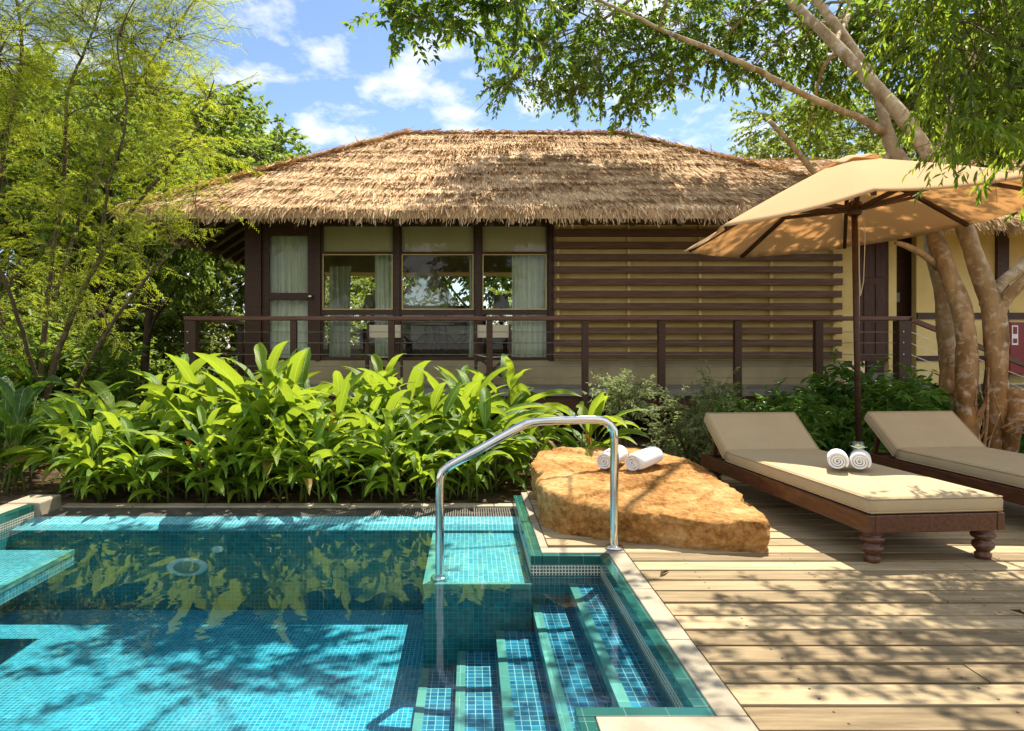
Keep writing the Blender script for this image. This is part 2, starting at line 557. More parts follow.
def thing(name, label, cat, loc=(0, 0, 0), group=None):
    o = bpy.data.objects.new(name, None)
    o.empty_display_size = .2
    C.objects.link(o)
    o.location = loc
    WOFF[o.name] = Vector(loc)
    return tag(o, label, cat, group)


def structure(o):
    o['kind'] = 'structure'
    return o


def stuff(o, label, cat):
    tag(o, label, cat); o['kind'] = 'stuff'
    return o


def copy_tree(o, parent=None):
    c = o.copy(); C.objects.link(c)
    if parent is not None:
        c.parent = parent
    for ch in list(o.children):
        copy_tree(ch, c)
    return c


def place(o, loc, rz=0.0, s=1.0, label=None, group=None):
    o.location = loc
    o.rotation_euler = (0, 0, rz)
    o.scale = (s, s, s) if not hasattr(s, '__len__') else s
    if label:
        o['label'] = label
    if group:
        o['group'] = group
    return o


# ------------------------------------------------------------------ foliage helpers
def unit(a):
    return a / np.maximum(np.linalg.norm(a, axis=-1, keepdims=True), 1e-9)


T_DIAMOND = (np.array([[0, 0, 0], [.42, .5, .10], [1, 0, -.16], [.42, -.5, .10]]), [np.array([[0, 1, 2], [0, 2, 3]])])
T_LEAF6 = (np.array([[0, 0, 0], [.28, .42, .08], [.66, .36, .02], [1, 0, -.22], [.66, -.36, .02], [.28, -.42, .08], [.5, 0, -.04]]),
           [np.array([[0, 1, 6, 5], [1, 2, 3, 6], [6, 3, 4, 5]])])
T_BLADE = (np.array([[0, .5, 0], [0, -.5, 0], [1, -.22, 0], [1, .22, 0]]), [np.array([[0, 1, 2, 3]])])


def leaves(P, D, N, L, Wd, tmpl):
    T, faces = tmpl
    D = unit(D)
    S = unit(np.cross(N, D)); N = np.cross(D, S)
    n, k = len(P), len(T)
    L = np.broadcast_to(L, (n,)); Wd = np.broadcast_to(Wd, (n,))
    V = (P[:, None, :] + T[None, :, 0, None] * (L[:, None, None] * D[:, None, :])
         + T[None, :, 1, None] * (Wd[:, None, None] * S[:, None, :])
         + T[None, :, 2, None] * (L[:, None, None] * N[:, None, :])).reshape(-1, 3)
    base = (np.arange(n) * k)
    polys = [(base[:, None, None] + f[None]).reshape(-1, f.shape[1]) for f in faces]
    return V, polys


def merge(parts):
    Vs, Ps, b = [], [], 0
    for V, polys in parts:
        Vs.append(V); Ps.extend([p + b for p in polys]); b += len(V)
    return np.concatenate(Vs), Ps


def spline(pts, step=0.12):
    """Catmull-Rom through rows (x, y, z, r)"""
    P = np.asarray(pts, float)
    Q = np.vstack([2 * P[0] - P[1], P, 2 * P[-1] - P[-2]])
    out = []
    for i in range(len(P) - 1):
        p0, p1, p2, p3 = Q[i:i + 4]
        m = max(2, int(np.linalg.norm(p2[:3] - p1[:3]) / step))
        for k in range(m):
            t = k / m
            out.append(.5 * (2 * p1 + (p2 - p0) * t + (2 * p0 - 5 * p1 + 4 * p2 - p3) * t * t + (3 * p1 - p0 - 3 * p2 + p3) * t ** 3))
    out.append(P[-1])
    out = np.array(out); out[:, 3] = np.maximum(out[:, 3], .0015)
    return out


def crown(limbs, clumps, mb, leaf, rs, connect=True, droop=.25, twig_r=.006, side=5):
    """limbs: list of (k,4) arrays. clumps: (centre, radii, n sprays). Adds branches and twigs to mb,
    returns leaf mesh data. leaf = dict(n, L, W, tmpl, down, flat, tl)"""
    pts = np.concatenate([l[:, :4] for l in limbs])
    A, B = [], []
    for c, rad, ns in clumps:
        c = np.asarray(c, float); rad = np.asarray(rad, float)
        if connect:
            d = np.linalg.norm(pts[:, :3] - c, axis=1) + .8 * np.maximum(0, pts[:, 2] - c[2])
            j = int(np.argmin(d)); s = pts[j]
            mid = (s[:3] + c) / 2 + np.array([0, 0, .12]) * np.linalg.norm(c - s[:3]) + rs.normal(0, .06, 3)
            r0 = min(s[3] * .7, .012 + .012 * np.linalg.norm(c - s[:3]))
            br = spline([(*s[:3], r0), (*mid, r0 * .7), (*c, r0 * .35), (*(c + (c - mid) * .5), r0 * .2)], .2)
            if len(br) > 1:
                mb.tube(br[:, :3], br[:, 3], side, False)
            anchors = br[len(br) // 4:, :3]
        else:
            anchors = pts[:, :3]
        u = unit(rs.normal(size=(ns, 3)))
        rr = rs.uniform(.25, 1, (ns, 1)) ** .5
        q = c + u * rad * rr
        for i in range(ns):
            dd = np.linalg.norm(anchors - q[i], axis=1)
            k = int(np.argmin(dd + rs.uniform(0, .25, len(dd))))
            a0 = anchors[k]
            m = (a0 + q[i]) / 2 + np.array([0, 0, .08 * dd[k]])
            tl = leaf['tl'] * rs.uniform(.7, 1.3)
            dirn = unit(unit(q[i] - c + 1e-6) * .6 + unit(q[i] - a0 + 1e-6) * .6 + np.array([0, 0, -droop]) + rs.normal(0, .25, 3))
            e = q[i] + dirn * tl
            mb.tube([a0, m, q[i], e], [twig_r, twig_r * .8, twig_r * .6, twig_r * .25], 4, False)
            A.append(q[i] - dirn * tl * .35); B.append(e)
    A = np.array(A); B = np.array(B)
    n = leaf['n']
    ns = len(A)
    t = rs.uniform(0, 1, (ns, n))
    Dt = unit(B - A)
    p = A[:, None] + (B - A)[:, None] * t[..., None]
    p[..., 2] -= leaf.get('sag', .0) * t ** 2
    sgn = rs.choice([-1.0, 1.0], (ns, n))
    sidev = unit(np.cross(Dt, np.array([0, 0, 1.0]) + rs.normal(0, leaf.get('roll', .3), (ns, 3))))
    d = Dt[:, None] * .55 + sidev[:, None] * sgn[..., None] * .75 + rs.normal(0, .3, (ns, n, 3))
    d[..., 2] -= leaf['down']
    N = np.array([0, 0, 1.0]) + rs.normal(0, leaf['flat'], (ns, n, 3))
    sc = rs.uniform(.65, 1.2, (ns * n))
    return leaves(p.reshape(-1, 3), d.reshape(-1, 3), N.reshape(-1, 3), leaf['L'] * sc, leaf['W'] * sc, leaf['tmpl'])


def feather(limbs, clumps, mb, rs, nf=14, nl=13, fl=.17, ll=.024, lw=.0085, tl=.45):
    """fine pinnate foliage: twig > fronds > leaflets"""
    pts = np.concatenate(limbs)
    A, B = [], []
    for c, rad, ns in clumps:
        c = np.asarray(c, float)
        d = np.linalg.norm(pts[:, :3] - c, axis=1) + .6 * np.maximum(0, pts[:, 2] - c[2])
        s = pts[int(np.argmin(d))]
        r0 = min(s[3] * .7, .012)
        mid = (s[:3] + c) / 2 + np.array([0, 0, .15]) * np.linalg.norm(c - s[:3])
        br = spline([(*s[:3], r0), (*mid, r0 * .7), (*c, r0 * .4)], .2)
        mb.tube(br[:, :3], br[:, 3], 5, False)
        u = unit(rs.normal(size=(ns, 3)))
        q = c + u * np.asarray(rad) * rs.uniform(.2, 1, (ns, 1)) ** .5
        anc = np.concatenate([br[:, :3], pts[d < 1.0][:, :3]])
        for i in range(ns):
            dd = np.linalg.norm(anc - q[i], axis=1) + rs.uniform(0, .55, len(anc))
            a0 = anc[int(np.argmin(dd))]
            dirn = unit(unit(q[i] - a0 + 1e-6) * .7 + np.array([.25, -.05, .25]) + rs.normal(0, .35, 3))
            e = q[i] + dirn * tl * rs.uniform(.7, 1.3)
            m = (a0 + q[i]) / 2 + np.array([0, 0, .1 * dd.min()])
            mb.tube([a0, m, q[i], e], [.005, .004, .003, .0015], 4, False)
            A.append(a0 * .62 + q[i] * .38); B.append(e)
    A, B = np.array(A), np.array(B)
    ns = len(A)
    D = unit(B - A)
    S = unit(np.cross(D, np.array([0, 0, 1.0]) + rs.normal(0, .35, (ns, 3))))
    t = np.linspace(.05, 1, nf)[None].repeat(ns, 0) + rs.normal(0, .03, (ns, nf))
    sg = np.where(np.arange(nf) % 2 == 0, 1.0, -1.0)
    fb = A[:, None] + (B - A)[:, None] * t[..., None]
    fd = unit(D[:, None] * .75 + S[:, None] * sg[None, :, None] * .8 + rs.normal(0, .18, (ns, nf, 3)) + np.array([0, 0, -.08]))
    fb = fb.reshape(-1, 3); fd = fd.reshape(-1, 3)
    fn = unit(np.array([0, 0, 1.0]) + rs.normal(0, .45, fd.shape))
    fs = unit(np.cross(fn, fd))
    m = len(fb)
    tt = np.linspace(.08, 1, nl)[None].repeat(m, 0)
    fln = fl * rs.uniform(.6, 1.2, (m, 1))
    p = fb[:, None] + fd[:, None] * (tt * fln)[..., None]
    p[..., 2] -= .03 * tt ** 2
    sg = np.where(np.arange(nl) % 2 == 0, 1.0, -1.0)
    ld = fs[:, None] * sg[None, :, None] + fd[:, None] * .5 + rs.normal(0, .15, (m, nl, 3))
    ln = fn[:, None].repeat(nl, 1)
    return leaves(p.reshape(-1, 3), ld.reshape(-1, 3), ln.reshape(-1, 3), ll, lw, T_DIAMOND)


def strap_leaf(base, az, el, L, Wd, droop, rs, rows=8, pet=.18, fold=.22, twist=0.0):
    """one broad tapering heliconia leaf: petiole then blade, arching. returns V, quads"""
    V = []
    p = np.array(base, float)
    step = L / rows
    e = el
    prof = [0.0, .55, .86, 1.0, .98, .88, .66, .36, .0]
    for i in range(rows + 1):
        t = i / rows
        d = np.array([math.cos(e) * math.cos(az), math.cos(e) * math.sin(az), math.sin(e)])
        s = np.array([-math.sin(az), math.cos(az), 0.0])
        n = np.cross(d, s); n = -n if n[2] < 0 else n
        a = twist * t
        s2 = s * math.cos(a) + n * math.sin(a); n2 = n * math.cos(a) - s * math.sin(a)
        w = Wd * .5 * np.interp(t, np.linspace(0, 1, 9), prof)
        wob = .10 * w * math.sin(i * 2.1 + az * 5)
        tl_ = rs.uniform(.25, .7) if (0 < i < rows and rs.uniform() < .07) else 1.0
        tr_ = rs.uniform(.25, .7) if (0 < i < rows and rs.uniform() < .07) else 1.0
        V += [p + s2 * (w + wob) * tl_ + n2 * (w * fold), p, p - s2 * (w - wob) * tr_ + n2 * (w * fold)]
        p = p + d * step
        e -= droop / rows * (0.5 + 1.2 * t)
        az += rs.normal(0, .03)
    V = np.array(V)
    q = []
    for i in range(rows):
        b = i * 3
        q += [(b, b + 1, b + 4, b + 3), (b + 1, b + 2, b + 5, b + 4)]
    return V, [np.array(q)]


# ------------------------------------------------------------------ camera, sun, sky
cam = bpy.data.objects.new('camera', bpy.data.cameras.new('camera'))
C.objects.link(cam)
cam.location = (0, 0, EYE)
cam.rotation_euler = (math.pi / 2, 0, 0)
cam.data.sensor_width = 36
cam.data.lens = 36 * F / 1024
cam.data.shift_x = 42 / 1024
cam.data.shift_y = -20.5 / 1024
cam.data.clip_start = .02
cam.data.clip_end = 2000
sc = bpy.context.scene
sc.camera = cam

sun = bpy.data.objects.new('sun', bpy.data.lights.new('sun', 'SUN'))
C.objects.link(sun)
sun.rotation_euler = SUN.to_track_quat('Z', 'Y').to_euler()
sun.data.energy = 5.0
sun.data.angle = math.radians(.5)
sun.data.color = (1.0, .91, .76)

w = bpy.data.worlds.new('World')
sc.world = w
w.use_nodes = True
nt = w.node_tree
nt.nodes.clear()
wo = nt.nodes.new('ShaderNodeOutputWorld')
bg = nt.nodes.new('ShaderNodeBackground'); bg.inputs[1].default_value = .115
sky = nt.nodes.new('ShaderNodeTexSky')
sky.sky_type = 'NISHITA'; sky.sun_disc = False
sky.sun_elevation = math.asin(SUN.z); sky.sun_rotation = math.atan2(SUN.x, SUN.y)
sky.air_density = 1.0; sky.dust_density = .25; sky.ozone_density = 2.6
tc = nt.nodes.new('ShaderNodeTexCoord')
sx = nt.nodes.new('ShaderNodeSeparateXYZ'); nt.links.new(tc.outputs['Generated'], sx.inputs[0])
ad = nt.nodes.new('ShaderNodeMath'); ad.operation = 'MAXIMUM'; ad.inputs[1].default_value = .02; nt.links.new(sx.outputs[2], ad.inputs[0])
ad2 = nt.nodes.new('ShaderNodeMath'); ad2.inputs[1].default_value = .12; nt.links.new(ad.outputs[0], ad2.inputs[0])
cb = nt.nodes.new('ShaderNodeCombineXYZ')
for i in (0, 1):
    dv = nt.nodes.new('ShaderNodeMath'); dv.operation = 'DIVIDE'
    nt.links.new(sx.outputs[i], dv.inputs[0]); nt.links.new(ad2.outputs[0], dv.inputs[1]); nt.links.new(dv.outputs[0], cb.inputs[i])
mp = nt.nodes.new('ShaderNodeMapping'); mp.inputs['Location'].default_value = (2.3, 1.1, 0); mp.inputs['Scale'].default_value = (1.0, .8, 1)
nt.links.new(cb.outputs[0], mp.inputs[0])
nz = nt.nodes.new('ShaderNodeTexNoise'); nz.inputs['Scale'].default_value = 4.3; nz.inputs['Detail'].default_value = 9; nz.inputs['Roughness'].default_value = .58
nt.links.new(mp.outputs[0], nz.inputs['Vector'])
cr = nt.nodes.new('ShaderNodeValToRGB')
cr.color_ramp.elements[0].position = .485; cr.color_ramp.elements[0].color = (0, 0, 0, 1)
cr.color_ramp.elements[1].position = .70; cr.color_ramp.elements[1].color = (1, 1, 1, 1)
nt.links.new(nz.outputs[0], cr.inputs[0])
mx = nt.nodes.new('ShaderNodeMix'); mx.data_type = 'RGBA'; mx.clamp_result = False
# unseen bright cloud bank added behind the viewer as fill for the shaded sides
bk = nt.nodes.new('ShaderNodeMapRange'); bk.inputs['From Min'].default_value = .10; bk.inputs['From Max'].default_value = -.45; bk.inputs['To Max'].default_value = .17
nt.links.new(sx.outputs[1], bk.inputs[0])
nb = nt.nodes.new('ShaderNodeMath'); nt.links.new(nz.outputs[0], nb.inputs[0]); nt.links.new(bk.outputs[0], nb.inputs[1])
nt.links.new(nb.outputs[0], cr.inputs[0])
hs = nt.nodes.new('ShaderNodeHueSaturation'); hs.inputs['Saturation'].default_value = 1.0; hs.inputs['Value'].default_value = .80
nt.links.new(sky.outputs[0], hs.inputs['Color'])
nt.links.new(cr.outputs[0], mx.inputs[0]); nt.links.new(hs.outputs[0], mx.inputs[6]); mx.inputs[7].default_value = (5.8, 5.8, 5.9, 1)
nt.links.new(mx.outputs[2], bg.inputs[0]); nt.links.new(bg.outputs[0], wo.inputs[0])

sc.view_settings.view_transform = 'Standard'
sc.view_settings.look = 'None'
sc.view_settings.gamma = 1
sc.view_settings.exposure = 1.05
sc.cycles.max_bounces = 10
sc.cycles.transparent_max_bounces = 24
sc.cycles.caustics_reflective = False
sc.cycles.caustics_refractive = False
sc.cycles.use_denoising = True

# ------------------------------------------------------------------ ground
PX0, PX1, PY0, PY1 = -3.62, .42, .75, 5.66
g = MB()
xs = [-260, PX0, PX1, 260]; ys = [-200, PY0, PY1, 320]
for i in range(3):
    for j in range(3):
        if i == 1 and j == 1:
            continue
        z = -.12
        g.quad((xs[i], ys[j], z), (xs[i + 1], ys[j], z), (xs[i + 1], ys[j + 1], z), (xs[i], ys[j + 1], z))
# weld into one sheet
gv, gf, keymap = [], [], {}
for f in g.f:
    nf_ = []
    for i in f:
        k = tuple(round(c, 4) for c in g.v[i])
        if k not in keymap:
            keymap[k] = len(gv); gv.append(k)
        nf_.append(keymap[k])
    gf.append(nf_)
# notch for the stair bay at the right of the basin: ground stops under the deck there
g2 = MB(); g2.v = gv; g2.f = [tuple(f) for f in gf]; g2.mi = [0] * len(gf)
# the cell right of the basin would cross the bay: replace it by four pieces round it
g2 = MB()
def gq(x0, x1, y0, y1):
    g2.quad((x0, y0, -.12), (x1, y0, -.12), (x1, y1, -.12), (x0, y1, -.12))
gq(-260, 260, -200, PY0); gq(-260, 260, PY1, 320); gq(-260, PX0, PY0, PY1)
gq(.90, 260, PY0, PY1); gq(PX1, .90, PY0, 2.30); gq(PX1, .90, 4.20, PY1)
structure(g2.build('ground', M['soil']))

# ------------------------------------------------------------------ deck
d = MB()
pitch = .158
y = -1.9 - .01
row = 0
# row phase so that a joint falls at Y = 2.368
y0 = 2.368 - 28 * pitch
while y0 < 6.9:
    ya, yb = y0 + .0095, y0 + pitch - .0095
    xl = .94 if yb < 4.27 else .485
    xr = 8.6
    cuts = sorted(random.uniform(xl + .8, xr - .5) for _ in range(2))
    edges = [xl] + cuts + [xr]
    for a, b in zip(edges[:-1], edges[1:]):
        if yb > 5.85 and a < 1.95:
            a = 1.95
            if b < 2.1:
                continue
        dz = random.uniform(-.002, .002)
        d.cur = 0
        d.box(a + .002, b - .002, ya, yb, -.035 + dz, dz)
        d.cur = 1
        jx = math.ceil(a / .62) * .62
        while jx < b:
            for fy in (.22, .78):
                if random.random() < .8:
                    sx_, sy_ = jx + random.uniform(-.012, .012), ya + (yb - ya) * fy + random.uniform(-.006, .006)
                    d.add([(sx_ + .0055 * math.cos(q * 1.047), sy_ + .0055 * math.sin(q * 1.047), dz + .0012) for q in range(6)], [tuple(range(6))])
            jx += .62
    y0 += pitch
    row += 1
structure(d.build('pool_deck', [M['deck'], M['screw']], bevel=.003, seg=2))

# ------------------------------------------------------------------ swimming pool
pool = thing('swimming_pool', 'turquoise mosaic tiled swimming pool with sunken corner steps beside the deck', 'pool', (0, 0, 0))
ZF = -.72
MBp = MB
b = MB(); b.quad((-3.42, .9, ZF), (.36, .9, ZF), (.36, 5.08, ZF), (-3.42, 5.08, ZF)); b.quad((.36, 2.36, ZF), (.77, 2.36, ZF), (.77, 4.05, ZF), (.36, 4.05, ZF))
b.build('basin_floor', M['tile_floor'], pool)
# back wall, side walls
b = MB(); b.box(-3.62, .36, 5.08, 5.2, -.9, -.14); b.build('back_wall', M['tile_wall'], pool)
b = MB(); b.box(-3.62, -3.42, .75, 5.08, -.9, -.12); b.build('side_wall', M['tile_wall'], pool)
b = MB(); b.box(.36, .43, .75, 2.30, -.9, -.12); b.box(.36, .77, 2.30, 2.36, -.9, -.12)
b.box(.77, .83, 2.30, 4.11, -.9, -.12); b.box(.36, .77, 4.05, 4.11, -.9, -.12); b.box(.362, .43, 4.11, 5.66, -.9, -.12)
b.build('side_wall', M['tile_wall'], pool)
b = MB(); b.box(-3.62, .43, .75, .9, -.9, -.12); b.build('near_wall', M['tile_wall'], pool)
# weir of light tile, grate, kerb
b = MB(); b.add([(-3.42, 5.08, -.128), (.36, 5.08, -.128), (.36, 5.36, -.096), (-3.42, 5.36, -.096), (-3.42, 5.08, -.14), (.36, 5.08, -.14), (.36, 5.36, -.14), (-3.42, 5.36, -.14)],
                [(0, 1, 2, 3), (0, 4, 5, 1), (1, 5, 6, 2), (2, 6, 7, 3)])
b.build('overflow_edge', M['tile_light'], pool)
b = MB(); b.box(-3.40, .36, 5.36, 5.66, -.30, -.14); b.build('overflow_channel', M['grate'], pool)
b = MB()
x = -3.39
while x < .352:
    b.box(x, x + .011, 5.362, 5.658, -.125, -.098); x += .019
b.box(-3.4, .36, 5.362, 5.372, -.13, -.102); b.box(-3.4, .36, 5.648, 5.658, -.13, -.102); b.box(-3.4, .36, 5.50, 5.51, -.13, -.102)
b.build('overflow_grate', M['grate_bar'], pool)
b = MB()
x = -3.40
while x < .36:
    e = min(x + .6, .36)
    b.box(x + .002, e - .002, 5.662, 5.77, -.2, -.085); x += .6
b.build('kerb', M['coping'], pool, bevel=.006)
# left coping: tile strip, band and cream stone
b = MB(); b.box(-3.48, -3.42, .75, 5.36, -.055, 0); b.build('tile_border', M['green_tile'], pool, bevel=.003)
b = MB(); b.box(-3.48, -3.421, .75, 5.36, -.118, -.056); b.build('mosaic_band', M['band'], pool)
b = MB()
for k in range(8):
    b.box(-3.66, -3.482, .75 + k * .58, .75 + k * .58 + .577, -.2, .002)
b.box(-3.66, -3.40, 5.392, 5.69, -.2, .006)
b.build('coping', M['coping'], pool, bevel=.012)
# right hand side: green strips
b = MB()
b.box(.36, .42, .75, 2.30, -.057, 0); b.box(.36, .83, 2.302, 2.36, -.057, 0); b.box(.77, .83, 2.362, 4.05, -.057, 0)
b.box(.432, .83, 4.052, 4.11, -.057, 0); b.box(.36, .43, 4.052, 5.68, -.057, 0)
b.build('tile_border', M['green_tile'], pool, bevel=.004)
b = MB()
b.box(.361, .42, .75, 2.30, -.118, -.058); b.box(.361, .83, 2.302, 2.359, -.118, -.058); b.box(.771, .83, 2.362, 4.049, -.118, -.058)
b.box(.432, .83, 4.051, 4.11, -.118, -.058); b.box(.361, .43, 4.051, 5.68, -.118, -.058)
b.build('mosaic_band', M['band'], pool)
b = MB()
b.box(.422, .938, .75, 1.5, -.1, .001); b.box(.422, .938, 1.503, 2.30, -.1, .001)
yy = 2.303
while yy < 4.1:
    e = min(yy + .6, 4.11); b.box(.832, .938, yy, e - .003, -.1, .001); yy += .6
b.box(.432, .938, 4.113, 4.215, -.1, .001)
yy = 4.218
while yy < 5.7:
    e = min(yy + .6, 5.8); b.box(.432, .482, yy, e - .003, -.1, .001); yy += .6
b.build('coping', M['coping'], pool, bevel=.005)
# shallow platform
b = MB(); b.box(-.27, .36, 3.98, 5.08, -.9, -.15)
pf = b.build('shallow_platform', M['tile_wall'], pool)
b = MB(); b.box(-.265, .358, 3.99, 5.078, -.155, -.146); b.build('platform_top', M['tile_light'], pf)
b = MB(); b.box(-.275, -.215, 3.975, 5.07, -.172, -.142); b.box(-.213, .358, 3.975, 4.012, -.172, -.142)
b.build('nosing', M['nosing'], pf)
# steps
for k, (xn, zt, ya, yb) in enumerate([(.587, -.165, 2.36, 4.05), (.368, -.29, 2.36, 4.05), (.152, -.415, 2.0, 3.98), (-.07, -.535, 2.0, 3.98), (-.28, -.635, 2.0, 3.98)]):
    x1 = [.77, .587, .368, .152, -.07][k]
    b = MB(); b.box(xn, x1 + (.0 if k else .0), ya, yb, -.9, zt)
    st = b.build('step', M['tile_tread'], pool)
    b = MB(); b.box(xn - .003, xn + .045, ya, yb - .002, zt - .05, zt + .004); b.build('nosing', M['nosing'], st)
# submerged bench on the far left
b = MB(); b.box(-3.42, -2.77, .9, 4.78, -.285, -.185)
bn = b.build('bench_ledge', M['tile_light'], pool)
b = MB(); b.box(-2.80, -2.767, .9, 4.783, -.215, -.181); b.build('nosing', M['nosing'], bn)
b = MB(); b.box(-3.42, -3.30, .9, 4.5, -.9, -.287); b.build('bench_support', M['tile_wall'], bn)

wz = -.115
b = MB(); b.add([(-3.42, .9, wz), (.36, .9, wz), (.36, 2.36, wz), (.36, 4.05, wz), (.36, 5.2, wz), (-3.42, 5.2, wz), (.77, 2.36, wz), (.77, 4.05, wz)],
                [(0, 1, 2, 3, 4, 5), (2, 6, 7, 3)])
structure(b.build('pool_water', M['water']))

# underwater lamp and return inlet on the far wall
def oval(cx, cz, rx, rz, prof, name, mat_, parent):
    b = MB(); n = 32; vs = []; fs = []
    for q, h in prof:
        for k in range(n):
            a = 2 * math.pi * k / n
            vs.append((cx + rx * q * math.cos(a), 5.08 - h, cz + rz * q * math.sin(a)))
    for i in range(len(prof) - 1):
        for k in range(n):
            fs.append((i * n + k, i * n + (k + 1) % n, (i + 1) * n + (k + 1) % n, (i + 1) * n + k))
    fs.append(tuple((len(prof) - 1) * n + k for k in range(n)))
    b.add(vs, fs)
    return b.build(name, mat_, parent, smooth=True)
pl_ = oval(-2.10, -.40, .155, .068, [(1, .0), (1, .012), (.94, .024), (.68, .028), (.64, .022)], 'pool_light', M['white'], pool)
oval(-2.10, -.40, .098, .041, [(1, .022), (.7, .034), (.3, .04)], 'lens', M['grey'], pl_)
oval(-1.875, -.268, .046, .024, [(1, .0), (1, .012), (.8, .018), (.3, .016)], 'inlet', M['white'], pool)

# ------------------------------------------------------------------ stainless handrail
hr = thing('pool_handrail', 'polished stainless steel grab rail arching over the pool steps', 'handrail', (-.18, 4.07, -.146))
p1 = Vector((-.18, 4.07, -.146)); p2 = Vector((.885, 4.19, .0))
ctrl = [(-.18, 4.07, -.14), (-.18, 4.07, .2), (-.18, 4.07, .40), (-.172, 4.071, .475), (-.13, 4.077, .525), (0.08, 4.10, .635), (.28, 4.12, .745), (.345, 4.13, .775), (.42, 4.138, .787),
        (.60, 4.158, .793), (.76, 4.176, .795), (.83, 4.184, .782), (.872, 4.189, .74), (.885, 4.19, .67), (.885, 4.19, .3), (.885, 4.19, .0)]
sp = spline([(*c, .026) for c in ctrl], .03)
b = MB(); b.tube(sp[:, :3], .026, 20); b.build('rail', M['steel'], hr, smooth=True)
for p in (p1, p2):
    b = MB(); b.lathe([(.055, 0), (.055, .012), (.046, .02), (.029, .024)], (p.x, p.y, p.z + (.0 if p.z < -.1 else .002)), 24); b.build('flange', M['steel'], hr, smooth=True)

# ------------------------------------------------------------------ boulder
def boulder():
    n = 46
    foot = np.array([(.56, 4.60), (.60, 4.53), (.76, 4.46), (1.2, 4.29), (1.62, 4.12), (1.77, 4.08), (1.82, 4.16), (1.86, 4.7), (1.86, 5.2), (1.84, 5.7), (1.5, 5.98), (.9, 6.0), (.60, 5.95), (.56, 5.75), (.56, 5.2)])
    ctr = foot.mean(0)
    ang = np.arctan2(foot[:, 1] - ctr[1], foot[:, 0] - ctr[0])
    rad = np.linalg.norm(foot - ctr, axis=1)
    o = np.argsort(ang); ang, rad = ang[o], rad[o]
    A = np.concatenate([ang - 2 * math.pi, ang, ang + 2 * math.pi]); R = np.concatenate([rad] * 3)
    K = 420
    th = np.linspace(-math.pi, math.pi, K, endpoint=False)
    rr = np.interp(th, A, R)
    def top(x, y):
        # height of the upper face: low at the near edge, high at the back, dropping to the right tip
        f = np.clip((y - 4.2) / 1.8, 0, 1)
        z = .225 + .14 * f - .04 * np.clip((x - 1.2) / .6, 0, 1)
        return z
    from mathutils import noise as mn
    rows = []
    prof = [(.985 + .03 * math.sin(h_ * 2.6), h_) for h_ in np.linspace(0, .93, 26)] + [(.992, .97), (.978, 1.0)] + [(s, 1.0) for s in np.linspace(.955, .02, 90)]
    for s, h in prof:
        row = []
        for t, r in zip(th, rr):
            x = ctr[0] + math.cos(t) * r * s; yv = ctr[1] + math.sin(t) * r * s
            z = top(x, yv) * h - .02
            q = Vector((x, yv, z))
            n1 = mn.fractal(q * 2.1, 1.0, 2.1, 4); n2 = mn.fractal(q * 7 + Vector((3, 1, 2)), .9, 2.1, 4); n3 = mn.fractal(q * 26 + Vector((1, 7, 2)), .8, 2.1, 3)
            led = mn.noise(Vector((x * 1.2, yv * 1.2, z * 9)))
            if h > .95:
                stp = mn.noise(Vector((x * .9 + 4, yv * 1.6, .3)))
                z += n1 * .018 + n2 * .011 + n3 * .004 + (.022 if stp > .12 else 0.0) - (.014 if led > .25 else 0)
            else:
                dv = n1 * .03 + n2 * .022 + n3 * .010 + .026 * led
                x += math.cos(t) * dv; yv += math.sin(t) * dv
            row.append((x, yv, z))
        rows.append(row + [row[0]])
    m = MB()
    flat = [p for row in rows for p in row[:-1]]
    fs = []
    for i in range(len(rows) - 1):
        for k in range(K):
            k2 = (k + 1) % K
            fs.append((i * K + k, i * K + k2, (i + 1) * K + k2, (i + 1) * K + k))
    fs.append(tuple((len(rows) - 1) * K + k for k in range(K)))
    m.add(flat, fs)
    return tag(m.build('boulder', M['rock'], None, smooth=True), 'large flat topped orange sandstone boulder beside the pool steps', 'rock')


boulder()


def towel_roll(a, bb, r, label, group):
    """a rolled towel lying from a to bb (centre line), with the spiral showing on its ends"""
    a, bb = Vector(a), Vector(bb)
    ax = (bb - a).normalized()
    X = Vector((0, 0, 1)).cross(ax).normalized(); Z = ax.cross(X)
    m = MB()
    K = 150; turns = 3.6
    rows = []
    L = (bb - a).length
    ns = 8
    for j in range(ns + 1):
        s = j / ns
        row = []
        for k in range(K + 1):
            t = k / K
            rad = r * (.12 + .88 * t) * (1 - (.05 if 0 < j < ns else .09) * (1 if j in (0, ns) else 0))
            an = 2 * math.pi * turns * t
            off = .004 * math.sin(an * 1.7 + j) * (1 if j in (0, ns) else .3)
            inn = (1 - t) * .006
            q = a + ax * (L * s + (inn + off if j == 0 else -inn + off if j == ns else 0)) + X * (rad * math.cos(an)) + Z * (rad * math.sin(an) * .96)
            row.append(q)
        rows.append(row)
    m.grid(rows)
    o = m.build('rolled_towel', M['towel'], None, smooth=True)
    s = o.modifiers.new('s', 'SOLIDIFY'); s.thickness = r * .17; s.offset = -1
    return tag(o, label, 'towel', group)


zr = .29
towel_roll((.985 + .03, 5.17, zr + .075), (1.20, 5.50, zr + .095), .078, 'white rolled towel on the boulder, the rear one half hidden behind the steel rail', 'rolled towels on the boulder')
towel_roll((1.215, 5.12, zr + .072), (1.47, 5.44, zr + .09), .08, 'white rolled towel on the boulder, the front one clear of the steel rail', 'rolled towels on the boulder')

# ------------------------------------------------------------------ sun loungers
LEN, WID = 2.20, .84


